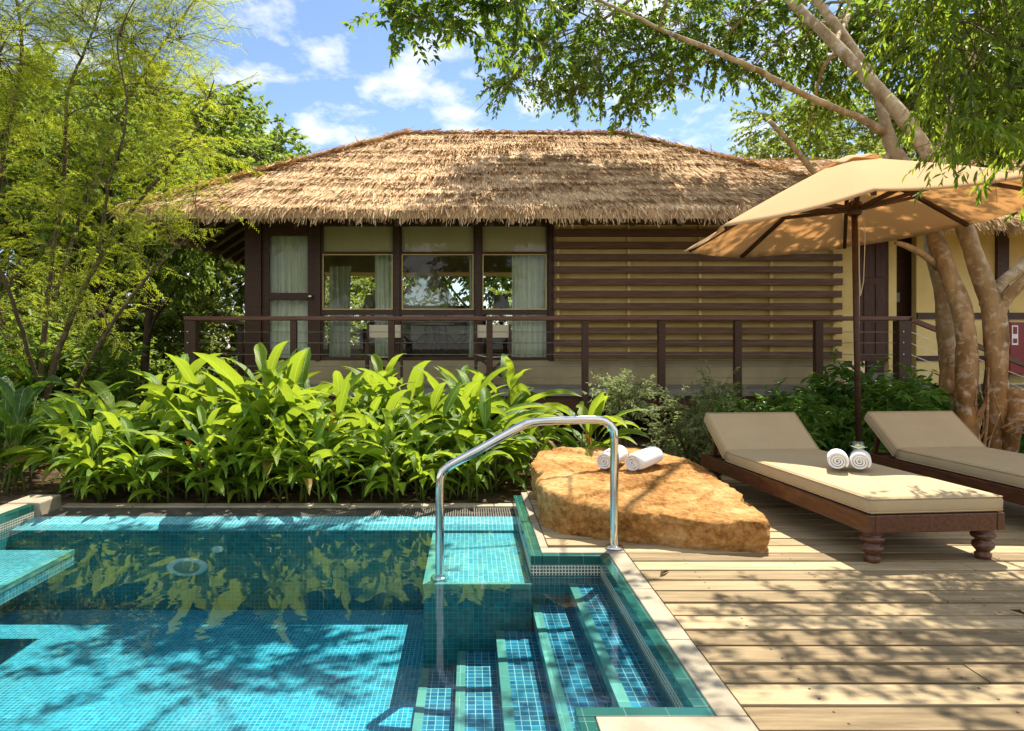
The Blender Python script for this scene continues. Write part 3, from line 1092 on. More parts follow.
def make_lounger(label):
    """local: front left corner at origin, length along +Y (head end), width along +X"""
    r = thing('sun_lounger', label, 'sun lounger', (0, 0, 0))
    zf0, zf1 = .18, .285
    b = MB()
    b.box(0, .045, 0, LEN, zf0, zf1); b.box(WID - .045, WID, 0, LEN, zf0, zf1)
    b.box(.046, WID - .046, .002, .047, zf0 + .001, zf1 - .001); b.box(.046, WID - .046, LEN - .047, LEN - .002, zf0 + .001, zf1 - .001)
    for k in range(12):
        yk = .12 + k * .17
        b.box(.046, WID - .046, yk, yk + .07, zf1 - .035, zf1 - .012)
    b.build('frame', M['lounger_wood'], r, bevel=.006, local=True)
    prof = [(.030, 0), (.036, .006), (.040, .03), (.030, .042), (.034, .05), (.050, .07), (.052, .085), (.046, .10), (.034, .108), (.036, .114), (.055, .128), (.058, .142), (.05, .156), (.04, .163), (.048, .168), (.048, .182)]
    for (lx, ly) in ((.075, .07), (WID - .075, .07), (.075, LEN - .12), (WID - .075, LEN - .12)):
        b = MB(); b.lathe([(q * 1.12, h) for q, h in prof], (lx, ly, 0), 24); b.build('leg', M['lounger_wood'], r, smooth=True, local=True)
    hy = 1.78
    def pad(x0, x1, L, z0, z1, name, mat_, tf):
        nx, ny = 10, 24
        m = MB()
        rows = []
        R = .028
        # rounded slab as stacked rings
        def ring(inset, z):
            pts = []
            xa, xb, ya, yb = x0 + inset, x1 - inset, inset, L - inset
            for i in range(nx): pts.append((xa + (xb - xa) * i / nx, ya))
            for i in range(ny): pts.append((xb, ya + (yb - ya) * i / ny))
            for i in range(nx): pts.append((xb - (xb - xa) * i / nx, yb))
            for i in range(ny): pts.append((xa, yb - (yb - ya) * i / ny))
            return [(px, py, z) for px, py in pts]
        lv = [(.02, z0), (.004, z0 + .012), (0, z0 + .03), (0, z1 - .03), (.006, z1 - .012), (.022, z1)]
        rings = [ring(*l) for l in lv]
        # piping seam: tiny lip
        n = len(rings[0])
        vs = [p for rg in rings for p in rg]
        fs = [(i * n + k, i * n + (k + 1) % n, (i + 1) * n + (k + 1) % n, (i + 1) * n + k) for i in range(len(rings) - 1) for k in range(n)]
        m.add(vs, fs)
        # top as a softly crowned grid
        G = []
        for j in range(13):
            rw = []
            for i in range(9):
                u, v = i / 8, j / 12
                bx = (x0 + .022) + (x1 - x0 - .044) * u; by = .022 + (L - .044) * v
                cz = z1 + (.012 + .004 * math.sin(5 * u + 9 * v) + .003 * math.sin(17 * v - 4 * u)) * (1 - (2 * u - 1) ** 4) * (1 - (2 * v - 1) ** 8)
                rw.append((bx, by, cz))
            G.append(rw)
        m.grid(G)
        m.quad((x0 + .02, .02, z0), (x0 + .02, L - .02, z0), (x1 - .02, L - .02, z0), (x1 - .02, .02, z0))
        m.v = [tuple(tf(Vector(p))) for p in m.v]
        cu = m.build(name, mat_, r, smooth=True, local=True)
        pp = MB()
        for zz in (z0 + .012, z1 - .010):
            pts = [tf(Vector((px, py, zz))) for px, py, _ in ring(.003, zz)]
            pp.tube(pts + [pts[0]], .0042, 6, False)
        pp.build('piping', mat_, cu, smooth=True, local=True)
        return cu
    pad(.012, WID - .012, hy - .01, zf1 + .002, .385, 'mattress', M['cushion'], lambda p: p + Vector((0, .0, 0)))
    an = math.radians(37)
    R_ = Matrix.Rotation(an, 4, 'X')
    # hinge shared with the mattress top edge
    pad(.012, WID - .012, .47, 0, .10, 'back_cushion', M['cushion'], lambda p: R_ @ p + Vector((0, hy + .02, .300)))
    b = MB()
    for (x0, x1) in ((.05, .085), (WID - .085, WID - .05)):
        b.add([tuple(R_ @ Vector((x, y, z)) + Vector((0, hy + .02, .300))) for z in (-.034, -.004) for y in (.03, .46) for x in (x0, x1)],
              [(0, 2, 3, 1), (4, 5, 7, 6), (0, 1, 5, 4), (2, 6, 7, 3), (0, 4, 6, 2), (1, 3, 7, 5)])
    b.add([tuple(R_ @ Vector((x, y, z)) + Vector((0, hy + .02, .300))) for z in (-.033, -.006) for y in (.40, .458) for x in (.087, WID - .087)],
          [(0, 2, 3, 1), (4, 5, 7, 6), (0, 1, 5, 4), (2, 6, 7, 3), (0, 4, 6, 2), (1, 3, 7, 5)])
    b.build('backrest_frame', M['lounger_wood'], r, local=True)
    b = MB()
    for x in (.10, WID - .10):
        b = MB(); b.bar((x, hy + .31, .47), (x, hy + .36, .26), .03, .025); b.build('back_support', M['lounger_wood'], r, local=True)
    return r


tilt = math.radians(5.4)
l1 = make_lounger('dark wood sun lounger with beige cushions carrying two rolled towels, nearest the boulder')
place(l1, (2.25, 3.86, .0), tilt)
l2 = copy_tree(l1)
place(l2, (3.73, 3.98, .0), tilt, label='dark wood sun lounger with bare beige cushions in front of the forked tree')
for L_ in (l1, l2):
    L_['group'] = 'sun loungers on the deck'

zt = .40
towel_roll((2.455, 4.56, zt + .073), (2.54, 4.735, zt + .073), .070, 'white rolled towel on the lounger cushion, the left one without a flower', 'rolled towels on the lounger')
towel_roll((2.60, 4.555, zt + .07), (2.695, 4.725, zt + .07), .070, 'white rolled towel on the lounger cushion with a pale flower on top', 'rolled towels on the lounger')
b = MB()
fc = Vector((2.64, 4.64, zt + .143))
for k in range(6):
    a = k * 2 * math.pi / 6 + .3
    dx = Vector((math.cos(a), math.sin(a), .35)).normalized(); s = Vector((-math.sin(a), math.cos(a), 0))
    b.add([fc, fc + dx * .025 + s * .018 + Vector((0, 0, .008)), fc + dx * .058, fc + dx * .025 - s * .018 + Vector((0, 0, .008))], [(0, 1, 2, 3)])
for k in range(5):
    a = k * 2 * math.pi / 5
    dx = Vector((math.cos(a), math.sin(a), 1.2)).normalized(); s = Vector((-math.sin(a), math.cos(a), 0)); c2 = fc + Vector((0, 0, .006))
    b.add([c2, c2 + dx * .02 + s * .012, c2 + dx * .038, c2 + dx * .02 - s * .012], [(0, 1, 2, 3)])
tag(b.build('flower', M['flower'], None), 'pale yellow green flower head resting on the rolled towel', 'flower')

# ------------------------------------------------------------------ umbrella
UX, UY = 3.95, 6.95
um = thing('patio_umbrella', 'large tan canvas patio umbrella on a dark wooden pole between the loungers', 'umbrella', (UX, UY, 0))
tiltM = Matrix.Translation((UX - .04, UY, 2.67)) @ Matrix.Rotation(math.radians(-5.0), 4, 'Y') @ Matrix.Rotation(math.radians(-2.5), 4, 'X')
b = MB(); b.tube([(UX + .01, UY, .06), (UX - .015, UY, 1.3), (UX - .04, UY, 2.70)], .029, 16); b.build('pole', M['dark_wood'], um, smooth=True)
b = MB(); b.lathe([(.28, 0), (.28, .05), (.26, .065), (.06, .075), (.05, .085), (.05, .26), (.035, .27)], (UX, UY, 0), 28); b.build('base', M['grey'], um, smooth=True)
RU, ZR, ZP = 1.70, -.205, .49
def cpt(th, s):
    """canopy surface, s 0 centre .. 1 rim; th continuous, 8 ribs"""
    k = (math.degrees(th) - 20) % 45 / 45
    fl = math.cos(math.radians(22.5)) / math.cos(math.radians(22.5) * (2 * k - 1))
    mid = 1 - (2 * k - 1) ** 2
    rim = RU * s * fl * (1 - .03 * mid * s)
    z = ZP + (ZR - ZP) * (s ** 1.08) - .055 * mid * s * s * 0.5 * (1 - .0)
    return tiltM @ Vector((rim * math.cos(th), rim * math.sin(th), z))
G = []
NS = 14
for i in range(NS + 1):
    s = .05 + .95 * i / NS
    G.append([cpt(2 * math.pi * k / 64 + math.radians(20), s) for k in range(65)])
b = MB(); b.grid(G)
cn = b.build('canopy', M['canvas'], um, smooth=True, thick=.006)
# valance hem and wind vent cap
G = []
for i in range(5):
    s = .02 + .16 * i / 4
    row = []
    for k in range(65):
        th = 2 * math.pi * k / 64 + math.radians(20)
        p = cpt(th, s)
        row.append(p + Vector((0, 0, .028 + .010 * math.sin(4 * th + 1) * i / 4 + .012 * math.sin(9 * th) * i / 4)))
    G.append(row)
b = MB(); b.grid(G); b.build('vent_cap', M['canvas'], cn, smooth=True, thick=.005)
hubc = tiltM @ Vector((0, 0, -.02))
b = MB(); b.lathe([(.035, -.09), (.06, -.08), (.07, -.03), (.07, .04), (.05, .06), (.03, .07)], hubc, 16); b.build('hub', M['dark_wood'], um)
for k in range(8):
    th = math.radians(20 + 45 * k)
    a = cpt(th, .06) - Vector((0, 0, .035)); e = cpt(th, .965) - Vector((0, 0, .036))
    mid = cpt(th, .5) - Vector((0, 0, .038))
    b = MB(); b.bar(a, mid, .042, .036); b.bar(mid, e, .038, .034); rb = b.build('rib', M['dark_wood'], um)
    h = hubc + Vector((math.cos(th) * .05, math.sin(th) * .05, -.02)); h2 = cpt(th, .52) - Vector((0, 0, .055))
    b = MB(); b.bar(h, h2, .042, .036); b.build('strut', M['dark_wood'], rb)
cp = hubc + Vector((.10, -.05, 0))
b = MB(); b.tube([hubc + Vector((.06, -.03, 0)), hubc + Vector((.085, -.04, -.3)), hubc + Vector((.07, -.04, -.75)), hubc + Vector((.045, -.03, -.9))], .004, 6)
b.tube([hubc + Vector((.045, -.03, -.9)), hubc + Vector((.03, -.03, -.6)), hubc + Vector((.03, -.03, -.1))], .004, 6)
b.build('pull_cord', M['chair_canvas'], um)

# ------------------------------------------------------------------ villa
villa = thing('thatched_villa', 'thatched roof villa with slatted wall, large windows and raised veranda', 'villa', (0, 10.6, 0))
WY = 10.6          # front face of the wall
ZV = .64           # veranda floor
ZI = 1.0           # room floor
b = MB(); b.box(-3.95, 6.05, 9.36, 10.6, ZV - .09, ZV); b.box(6.05, 13, 10.0, 10.6, ZV - .09, ZV - .002); b.box(-3.95, -3.47, 10.6, 14, ZV - .09, ZV - .001)
b.build('veranda_floor', M['veranda'], villa)
b = MB(); b.box(-3.93, 6.03, 9.40, 9.46, ZV - .30, ZV - .092); b.box(-3.93, 6.03, 10.0, 10.06, ZV - .30, ZV - .092)
b.build('floor_beam', M['beam_wood'], villa)
for x in (-3.8, -2.2, -.6, 1.0, 2.6, 4.2, 5.8):
    b = MB(); b.box(x - .07, x + .07, 9.5, 9.64, -.12, ZV - .31); b.build('stilt', M['dark_wood'], villa)
b = MB(); b.box(-3.46, 13, 10.62, 10.7, -.12, ZV - .1); b.build('underfloor_wall', M['dark_wood'], villa)
b = MB(); b.box(-3.46, 5.80, WY - .015, WY + .11, ZV, ZI + .01); b.build('plinth', M['plinth'], villa)
b = MB()
b.box(1.28, 6.05, WY, WY + .12, ZI + .012, 3.3)
b.box(6.5, 6.62, WY, WY + .12, ZV, 3.3); b.box(7.06, 8.3, WY + .2, WY + .32, ZV, 3.2); b.box(8.48, 13, WY + .2, WY + .32, ZV, 3.2)
b.build('wall', M['beige_wall'], villa)
b = MB(); b.box(7.06, 8.3, WY + .17, WY + .199, 1.66, 1.76); b.box(8.48, 13, WY + .17, WY + .199, 1.66, 1.76)
b.box(7.06, 8.3, WY + .17, WY + .199, 1.0, 1.08); b.box(8.48, 13, WY + .17, WY + .199, 1.0, 1.08)
b.build('wall_trim', M['dark_wood'], villa)
b = MB(); b.box(8.3, 8.48, WY + .14, WY + .3, ZV, 3.2); b.build('column', M['dark_wood'], villa)
b = MB(); b.box(-3.48, -3.23, WY - .05, WY + .14, ZV, 3.4); b.build('column', M['dark_wood'], villa, bevel=.005)
for x in (-2.36, -1.13, .124, 1.26):
    b = MB(); b.box(x - .04, x + .04, WY - .03, WY + .1, ZI, 3.35); b.build('column', M['dark_wood'], villa)
b = MB(); b.box(-3.23, 1.30, WY - .02, WY + .1, 3.16, 3.42); b.build('lintel', M['dark_wood'], villa)
# slatted screen: battens then twelve slats
b = MB()
for x in (1.36, 2.45, 3.55, 4.65, 5.62):
    b = MB(); b.box(x - .02, x + .02, WY - .075, WY - .001, ZI + .03, 3.14); b.build('screen_batten', M['beige_wall'], villa)
for k in range(12):
    z = 1.045 + k * .187
    b = MB(); b.box(1.28, 5.70 + random.uniform(-.01, .01), WY - .155, WY - .077, z, z + .102)
    b.build('screen_slat', M['slat_wood'], villa, bevel=.004)
# glazed door
dr = MB()
dr.box(-3.228, -3.12, WY, WY + .06, ZI, 3.15); dr.box(-2.52, -2.402, WY, WY + .06, ZI, 3.15)
dr.box(-3.119, -2.521, WY, WY + .06, 2.95, 3.15); dr.box(-3.119, -2.521, WY, WY + .06, 1.95, 2.06); dr.box(-3.119, -2.521, WY, WY + .06, ZI, 1.05)
dor = dr.build('door', M['dark_wood'], villa, bevel=.004)
b = MB(); b.quad((-3.12, WY + .03, 1.05), (-2.52, WY + .03, 1.05), (-2.52, WY + .03, 2.95), (-3.12, WY + .03, 2.95)); b.build('pane', M['glass'], dor)
b = MB(); b.lathe([(.03, 0), (.034, .01), (.016, .02), (.016, .05), (.034, .06), (.034, .075), (.01, .085)], (-2.47, WY - .001, 2.0), 16, (0, -1, 0)); b.build('handle', M['steel'], dor, smooth=True)
# three window bays
for (xa, xb) in ((-2.319, -1.171), (-1.089, .083), (.165, 1.219)):
    fr = MB()
    fr.box(xa, xb, WY + .01, WY + .07, ZI, 1.06); fr.box(xa, xb, WY + .01, WY + .07, 1.72, 1.80); fr.box(xa, xb, WY + .01, WY + .07, 2.66, 2.70); fr.box(xa, xb, WY + .01, WY + .07, 3.10, 3.159)
    fr.box(xa, xa + .03, WY + .012, WY + .068, 1.061, 3.099); fr.box(xb - .03, xb, WY + .012, WY + .068, 1.061, 3.099)
    f_ = fr.build('window', M['dark_wood'], villa)
    b = MB(); b.quad((xa, WY + .04, ZI), (xb, WY + .04, ZI), (xb, WY + .04, 3.12), (xa, WY + .04, 3.12)); b.build('pane', M['glass'], f_)
    b = MB()
    for z in (1.80, 2.645):
        b.box(xa + .03, xb - .03, WY + .004, WY + .03, z, z + .014)
    b.box(xa + .03, xa + .044, WY + .004, WY + .03, 1.815, 2.644); b.box(xb - .044, xb - .03, WY + .004, WY + .03, 1.815, 2.644)
    b.build('bead', M['beige_wall'], f_)
    bl = MB()
    rows = []
    for j in range(2):
        rows.append([(xa + .02 + (xb - xa - .04) * i / 12, WY + .13 + .004 * math.sin(i * 1.3), 2.68 + .5 * j) for i in range(13)])
    bl.grid(rows); bl.cur = 0
    o = bl.build('roller_blind', M['blind'], None, thick=.006)
    tag(o, {-2.319: 'beige roller blind rolled down behind the window next to the glazed door',
            -1.089: 'beige roller blind rolled down behind the middle window',
            .165: 'beige roller blind rolled down behind the window next to the slatted wall'}[xa], 'blind', 'roller blinds in the villa windows')
# entrance door and dark doorway at the right
b = MB(); b.box(6.06, 6.498, WY + .02, WY + .08, ZI, 3.1)
ed = b.build('door', M['door_wood'], villa)
b = MB()
for (za, zb) in ((1.1, 1.6), (1.7, 2.2), (2.3, 2.9)):
    b.box(6.12, 6.26, WY + .005, WY + .0195, za, zb); b.box(6.30, 6.44, WY + .005, WY + .0195, za, zb)
b.build('door_panel', M['door_wood'], ed, bevel=.006)
b = MB(); b.box(6.45, 7.4, WY + .5, WY + .56, ZV, 3.2); sd = b.build('door', M['dark_wood'], villa)
b = MB(); b.box(6.69, 6.715, WY + .49, WY + .498, 1.9, 2.75); b.box(6.9, 6.98, WY + .49, WY + .498, 1.95, 2.1); b.build('pane', M['grey'], sd)
b = MB(); b.box(6.06, 6.62, 10.3, 10.58, ZV + .002, .82); b.box(6.0, 6.66, 10.1, 10.298, ZV + .002, .73); b.build('step', M['veranda'], villa, bevel=.005)
# room behind the glass
b = MB()
b.box(-3.4, 6.0, 15.0, 15.1, ZI, 1.25); b.box(-3.4, 6, 15.0, 15.1, 2.85, 3.5)
for xa, xb in ((-3.4, -3.2), (-1.75, -1.6), (.05, .2), (1.6, 6)):
    b.box(xa, xb, 15.001, 15.099, 1.251, 2.849)
b.box(-3.42, -3.33, 10.75, 11.0, ZI, 3.5); b.box(-3.42, -3.33, 13.9, 15.0, ZI, 3.5); b.box(-3.42, -3.33, 11.0, 13.9, 2.75, 3.5); b.box(-3.42, -3.33, 11.0, 13.9, ZI, 1.12)
b.box(1.9, 2.0, 10.75, 15, ZI, 3.5)
b.build('room_wall', M['room'], villa)
b = MB(); b.box(-3.4, 6, 10.72, 15, ZI - .1, ZI); b.build('room_floor', M['room_floor'], villa)
b = MB(); b.box(-3.4, 6, 10.72, 15, 3.3, 3.36); b.build('ceiling', M['room_floor'], villa)
b = MB()
for yy in (11.0, 11.95, 12.9, 13.85):
    b.box(-3.41, -3.34, yy, yy + .08, 1.121, 2.749)
b.box(-3.405, -3.345, 11.08, 13.85, 1.95, 2.02)
b.build('side_window_frame', M['dark_wood'], villa)
# roof
EX0, EX1, EY0, EY1, RZ, RY, RX0, RX1, ZE = -4.85, 6.5, 9.5, 17.5, 5.42, 13.5, -1.28, 2.96, 3.13
ev = [(EX0, EY0, ZE), (EX1, EY0, ZE), (EX1, EY1, ZE), (EX0, EY1, ZE), (RX0, RY, RZ), (RX1, RY, RZ)]
r = MB()
r.add(ev, [(0, 1, 5, 4), (1, 2, 5), (2, 3, 4, 5), (3, 0, 4)])
lo = [(x, y, z - .12) for x, y, z in ev[:4]] + [(x, y, z - .16) for x, y, z in ev[4:]]
r.cur = 1
r.add(lo, [(4, 5, 1, 0), (5, 2, 1), (5, 4, 3, 2), (4, 0, 3)])
r.cur = 0
for a_, b_ in ((0, 1), (1, 2), (2, 3), (3, 0)):
    r.quad(lo[a_], lo[b_], ev[b_], ev[a_])
roof = r.build('roof', [M['thatch'], M['soffit']], villa)


def thatch(slopes, rs, fr_all=True):
    """slopes: (eaveL, eaveR, topR, topL, density). Straw laid in courses down each slope, with a fringe along the eave"""
    parts = []
    for (a, b_, c, d_, dens, fringe) in slopes:
        a, b_, c, d_ = map(lambda q: np.array(q, float), (a, b_, c, d_))
        up = unit(((c + d_) / 2 - (a + b_) / 2)[None])[0]
        ex = b_ - a; LX = np.linalg.norm(ex); ex = ex / LX
        n = np.cross(ex, up); n = n / np.linalg.norm(n); n = n if n[2] > 0 else -n
        up = np.cross(n, ex)
        if np.dot(up, (c + d_) / 2 - a) < 0:
            up = -up
        sl = np.dot((c + d_) / 2 - a, up)
        c0, d0 = np.dot(d_ - a, ex), np.dot(c - a, ex)
        nrow = int(sl / .055)
        for i in range(nrow + 1):
            v = sl * i / nrow
            x0, x1 = c0 * v / sl, LX + (d0 - LX) * v / sl
            k = max(2, int((x1 - x0) * dens))
            u = rs.uniform(x0 - .05, x1 + .05, k)
            vv = v + rs.normal(0, .035, k) + .03 * np.sin(u * 2.3 + i * 1.7)
            course = (i % 5 == 0)
            vv = np.clip(vv, -.02, sl - .03)
            L = rs.uniform(.20, .40, k)
            lift = rs.uniform(.006, .034, k) + (.060 if course else 0) * (np.sin(u * 1.3 + i * 2.1) + np.sin(u * 3.1 + i) > -.2) + .008 * np.sin(u * 1.9 + i)
            tip = a + ex * u[:, None] + up * (vv - .08)[:, None] + n * lift[:, None]
            base = a + ex * u[:, None] + up * np.minimum(vv - .08 + L, sl + .015)[:, None] + n * .004 + ex * rs.normal(0, .022, k)[:, None]
            parts.append(leaves(base, tip - base, n + rs.normal(0, .16, (k, 3)), np.linalg.norm(tip - base, axis=1), rs.uniform(.009, .020, k), T_BLADE))
        if fringe:
            for lay in range(4):
                k = int(LX * 110)
                u = rs.uniform(-.08, LX + .08, k)
                clump = .030 * np.sin(u * 9 + lay) + .025 * np.sin(u * 31 + 2 * lay) + .02 * np.sin(u * 67)
                base = a + ex * u[:, None] + up * rs.uniform(.0, .12, k)[:, None] + n * (.035 - .03 * lay)
                dn = -up * .8 + np.array([0, 0, -.38 - .1 * lay]) + rs.normal(0, .14, (k, 3)) + ex * (.30 * np.sin(u * 21 + lay))[:, None]
                parts.append(leaves(base, dn, n + rs.normal(0, .3, (k, 3)), rs.uniform(.13, .22, k) + clump, rs.uniform(.008, .018, k), T_BLADE))
    return merge(parts)


rs = np.random.default_rng(5)
E = ev
V, P = thatch([(E[0], E[1], E[5], E[4], 80, True), (E[3], E[0], E[4], E[4], 55, True), (E[1], E[2], E[5], E[5], 24, True), (E[2], E[3], E[4], E[5], 6, False)], rs)
link('straw', np_mesh('straw', V, P), M['thatch'], roof)
# ridge and hip caps: rough bundles
parts = []
for p0, p1 in ((E[4], E[5]), (E[0], E[4]), (E[1], E[5])):
    p0, p1 = np.array(p0), np.array(p1)
    k = int(np.linalg.norm(p1 - p0) * 240)
    t_ = rs.uniform(0, 1, k)[:, None]
    base = p0 + (p1 - p0) * t_ + np.array([0, 0, .035]) + rs.normal(0, .028, (k, 3))
    al = unit((p1 - p0)[None])
    dd = al * rs.choice([-1, 1], (k, 1)) * rs.uniform(.5, 1, (k, 1)) + rs.normal(0, .3, (k, 3)) * np.array([1, 1, .25]); dd[:, 2] -= .22
    parts.append(leaves(base, dd, np.array([0, 0, 1.0]) + rs.normal(0, .5, (k, 3)), rs.uniform(.12, .26, k), rs.uniform(.015, .035, k), T_BLADE))
V, P = merge(parts)
link('ridge_cap', np_mesh('ridge_cap', V, P), M['thatch'], roof)
sl_l = (RZ - ZE) / (RX0 - EX0)
sl_f = (RZ - ZE) / (RY - EY0)
for yy in np.arange(10.2, 14.6, .52):
    xm = min(-3.2, EX0 + (yy - EY0 - .15) * sl_f / sl_l)
    b = MB(); b.bar((EX0 + .05, yy, ZE - .17), (xm, yy, ZE - .17 + sl_l * (xm - EX0 - .05)), .07, .10); b.build('rafter', M['dark_wood'], villa)
for xx in np.arange(-3.0, 6.3, .66):
    b = MB(); b.bar((xx, EY0 + .06, ZE - .17), (xx, 10.58, ZE - .17 + sl_f * (10.58 - EY0 - .06)), .07, .10); b.build('rafter', M['dark_wood'], villa)
# lower roof over the entrance side
wr = MB()
we = [(5.0, 9.75, 3.02), (14, 9.75, 3.02), (14, 14.4, 5.16), (5.0, 14.4, 5.16), (14, 18.6, 3.02), (5.0, 18.6, 3.02)]
wr.add(we, [(0, 1, 2, 3), (3, 2, 4, 5)])
wl = [(x, y, z - .13) for x, y, z in we]
wr.cur = 1
wr.add(wl, [(3, 2, 1, 0), (5, 4, 2, 3)])
wr.cur = 0
wr.quad(wl[0], wl[1], we[1], we[0]); wr.quad(wl[3], wl[0], we[0], we[3]); wr.quad(wl[1], wl[2], we[2], we[1]); wr.quad(wl[5], wl[3], we[3], we[5]); wr.quad(wl[2], wl[4], we[4], we[2])
wroof = wr.build('entrance_roof', [M['thatch'], M['soffit']], villa)
V, P = thatch([(we[0], we[1], we[2], we[3], 60, True), (we[4], we[5], we[3], we[2], 5, False)], rs)
link('straw', np_mesh('straw', V, P), M['thatch'], wroof)

# ------------------------------------------------------------------ veranda railing
RLY = 9.40
rail = thing('veranda_railing', 'dark wooden veranda railing with thin steel cables in front of the villa', 'railing', (0, RLY, ZV))
def pxr(px): return (px - CX) / F * RLY
b = MB(); b.box(-3.92, 6.06, RLY - .05, RLY + .05, 1.585, 1.645); b.build('handrail', M['rail_wood'], rail, bevel=.012)
b = MB(); b.box(-3.89, -3.79, RLY + .052, 13.6, 1.585, 1.643); b.build('handrail', M['rail_wood'], rail, bevel=.012)
for px, wd in ((192, .15), (294, .085), (391.6, .085), (489.5, .085), (584.8, .085), (661, .095), (737, .095), (817.5, .105), (902, .17)):
    x = pxr(px)
    b = MB(); b.box(x - wd / 2, x + wd / 2, RLY - .06 if wd < .12 else RLY - .075, RLY + .03 if wd < .12 else RLY + .075, ZV - .34, 1.583)
    po = b.build('post', M['dark_wood'], rail, bevel=.006)
    if wd > .12:
        for z in (.8, .96, 1.12, 1.28, 1.43):
            b = MB(); b.lathe([(.012, 0), (.012, .006), (.004, .009)], (x - .03, RLY - .0755, z), 8, (0, -1, 0)); b.build('bolt', M['cable'], po)
for yy in (11.45, 13.5):
    b = MB(); b.box(-3.885, -3.795, yy - .045, yy + .045, ZV - .3, 1.583); b.build('post', M['dark_wood'], rail, bevel=.006)
for z in (.80, .96, 1.12, 1.28, 1.43):
    b = MB(); b.tube([(-3.84, RLY, z), (5.95, RLY, z)], .0045, 6); b.build('cable', M['cable'], rail)
    b = MB(); b.tube([(-3.84, RLY, z), (-3.84, 13.5, z)], .0045, 6); b.build('cable', M['cable'], rail)
# stair flight going down beside the fig tree
st = thing('veranda_stairs', 'wooden stairs with sloping dark rail going down from the veranda behind the tree', 'stairs', (6.1, 9.2, 0))
b = MB(); b.bar((6.04, 9.36, 1.60), (8.3, 8.85, .55), .09, .06); b.build('handrail', M['rail_wood'], st)
for k in range(5):
    b = MB(); b.bar((6.04, 9.36, 1.43 - k * .155), (8.3, 8.85, .38 - k * .155), .009, .009); b.build('cable', M['cable'], st)
for k in range(4):
    b = MB(); b.box(6.12 + k * .42, 6.60 + k * .42, 9.0, 10.0, ZV - .06 - .16 * (k + 1), ZV - .16 * (k + 1)); b.build('tread', M['beam_wood'], st, bevel=.005)
b = MB(); b.box(8.24, 8.33, 8.8, 8.9, -.12, .55); b.build('post', M['dark_wood'], st)

# red cabinet on the entrance wall
fx = thing('fire_cabinet', 'red fire extinguisher cabinet with white sign on the entrance wall behind the tree', 'fire cabinet', (8.35, WY, 1.2))
b = MB(); b.box(8.28, 8.95, WY - .13, WY + .13, .80, 1.60); b.build('cabinet', M['red'], fx, bevel=.01)
b = MB(); b.box(8.305, 8.40, WY - .134, WY - .131, 1.25, 1.55); sg = b.build('sign_plate', M['white'], fx)
for z0_, z1_ in ((1.42, 1.53), (1.28, 1.35)):
    b = MB(); b.box(8.322, 8.383, WY - .138, WY - .135, z0_, z1_); b.build('pictogram', M['red'], sg)

# ------------------------------------------------------------------ things inside and on the veranda
def director_chair(label, group):
    r = thing('director_chair', label, 'chair', (0, 0, 0), group)
    for sx in (-1, 1):
        x = sx * .25
        b = MB(); b.box(x - .016, x + .016, -.22, -.185, 0, .66); b.build('leg', M['dark_wood'], r, local=True)
        b = MB(); b.box(x - .016, x + .016, .185, .22, 0, .92); b.build('leg', M['dark_wood'], r, local=True)
        b = MB(); b.box(x - .03, x + .03, -.25, .18, .661, .685); b.build('armrest', M['dark_wood'], r, bevel=.004, local=True)
        b = MB(); b.box(x - .018, x + .018, -.18, .18, .02, .05); b.build('foot_rail', M['dark_wood'], r, local=True)
    b = MB()
    for yk in (-.19, .19):
        b.bar((-.24, yk, .06), (.24, yk + .012, .45), .03, .018, (0, 1, 0)); b.bar((.24, yk - .02, .06), (-.24, yk - .008, .45), .03, .018, (0, 1, 0))
    b.build('cross_brace', M['dark_wood'], r, local=True)
    rows = [[(-.24 + .48 * i / 10, -.2 + .4 * j / 6, .47 - .035 * (1 - (2 * i / 10 - 1) ** 2)) for i in range(11)] for j in range(7)]
    b = MB(); b.grid(rows); b.build('seat', M['chair_canvas'], r, thick=.008, local=True)
    rows = [[(-.268 + .536 * i / 10, .20 + .03 * (1 - (2 * i / 10 - 1) ** 2), .72 + .19 * j / 3) for i in range(11)] for j in range(4)]
    b = MB(); b.grid(rows); b.build('backrest', M['chair_canvas'], r, thick=.008, local=True)
    return r


ch = director_chair('pale canvas director chair on the veranda, the one nearer the glazed door', 'director chairs')
place(ch, (-1.25, 9.98, ZV), .08)
c2 = place(copy_tree(ch), (.335, 9.98, ZV), -.04, label='pale canvas director chair on the veranda, the one nearer the slatted wall')
c3 = place(copy_tree(ch), (-1.02, 12.2, ZI), .2, label='pale canvas chair inside the room seen low through the middle window, nearer the glazed door')
c4 = place(copy_tree(ch), (-.25, 12.2, ZI), -.3, label='pale canvas chair inside the room seen low through the middle window, nearer the slatted wall')
tb = thing('side_table', 'small table with pale top between the chairs inside the room', 'table', (-.64, 12.3, ZI))
b = MB(); b.lathe([(.36, .60), (.37, .61), (.37, .63), (.36, .64)], (-.64, 12.3, ZI), 28); b.build('tabletop', M['chair_canvas'], tb)
b = MB(); b.lathe([(.2, 0), (.2, .02), (.03, .05), (.025, .5), (.06, .598)], (-.64, 12.3, ZI), 16); b.build('leg', M['dark_wood'], tb)

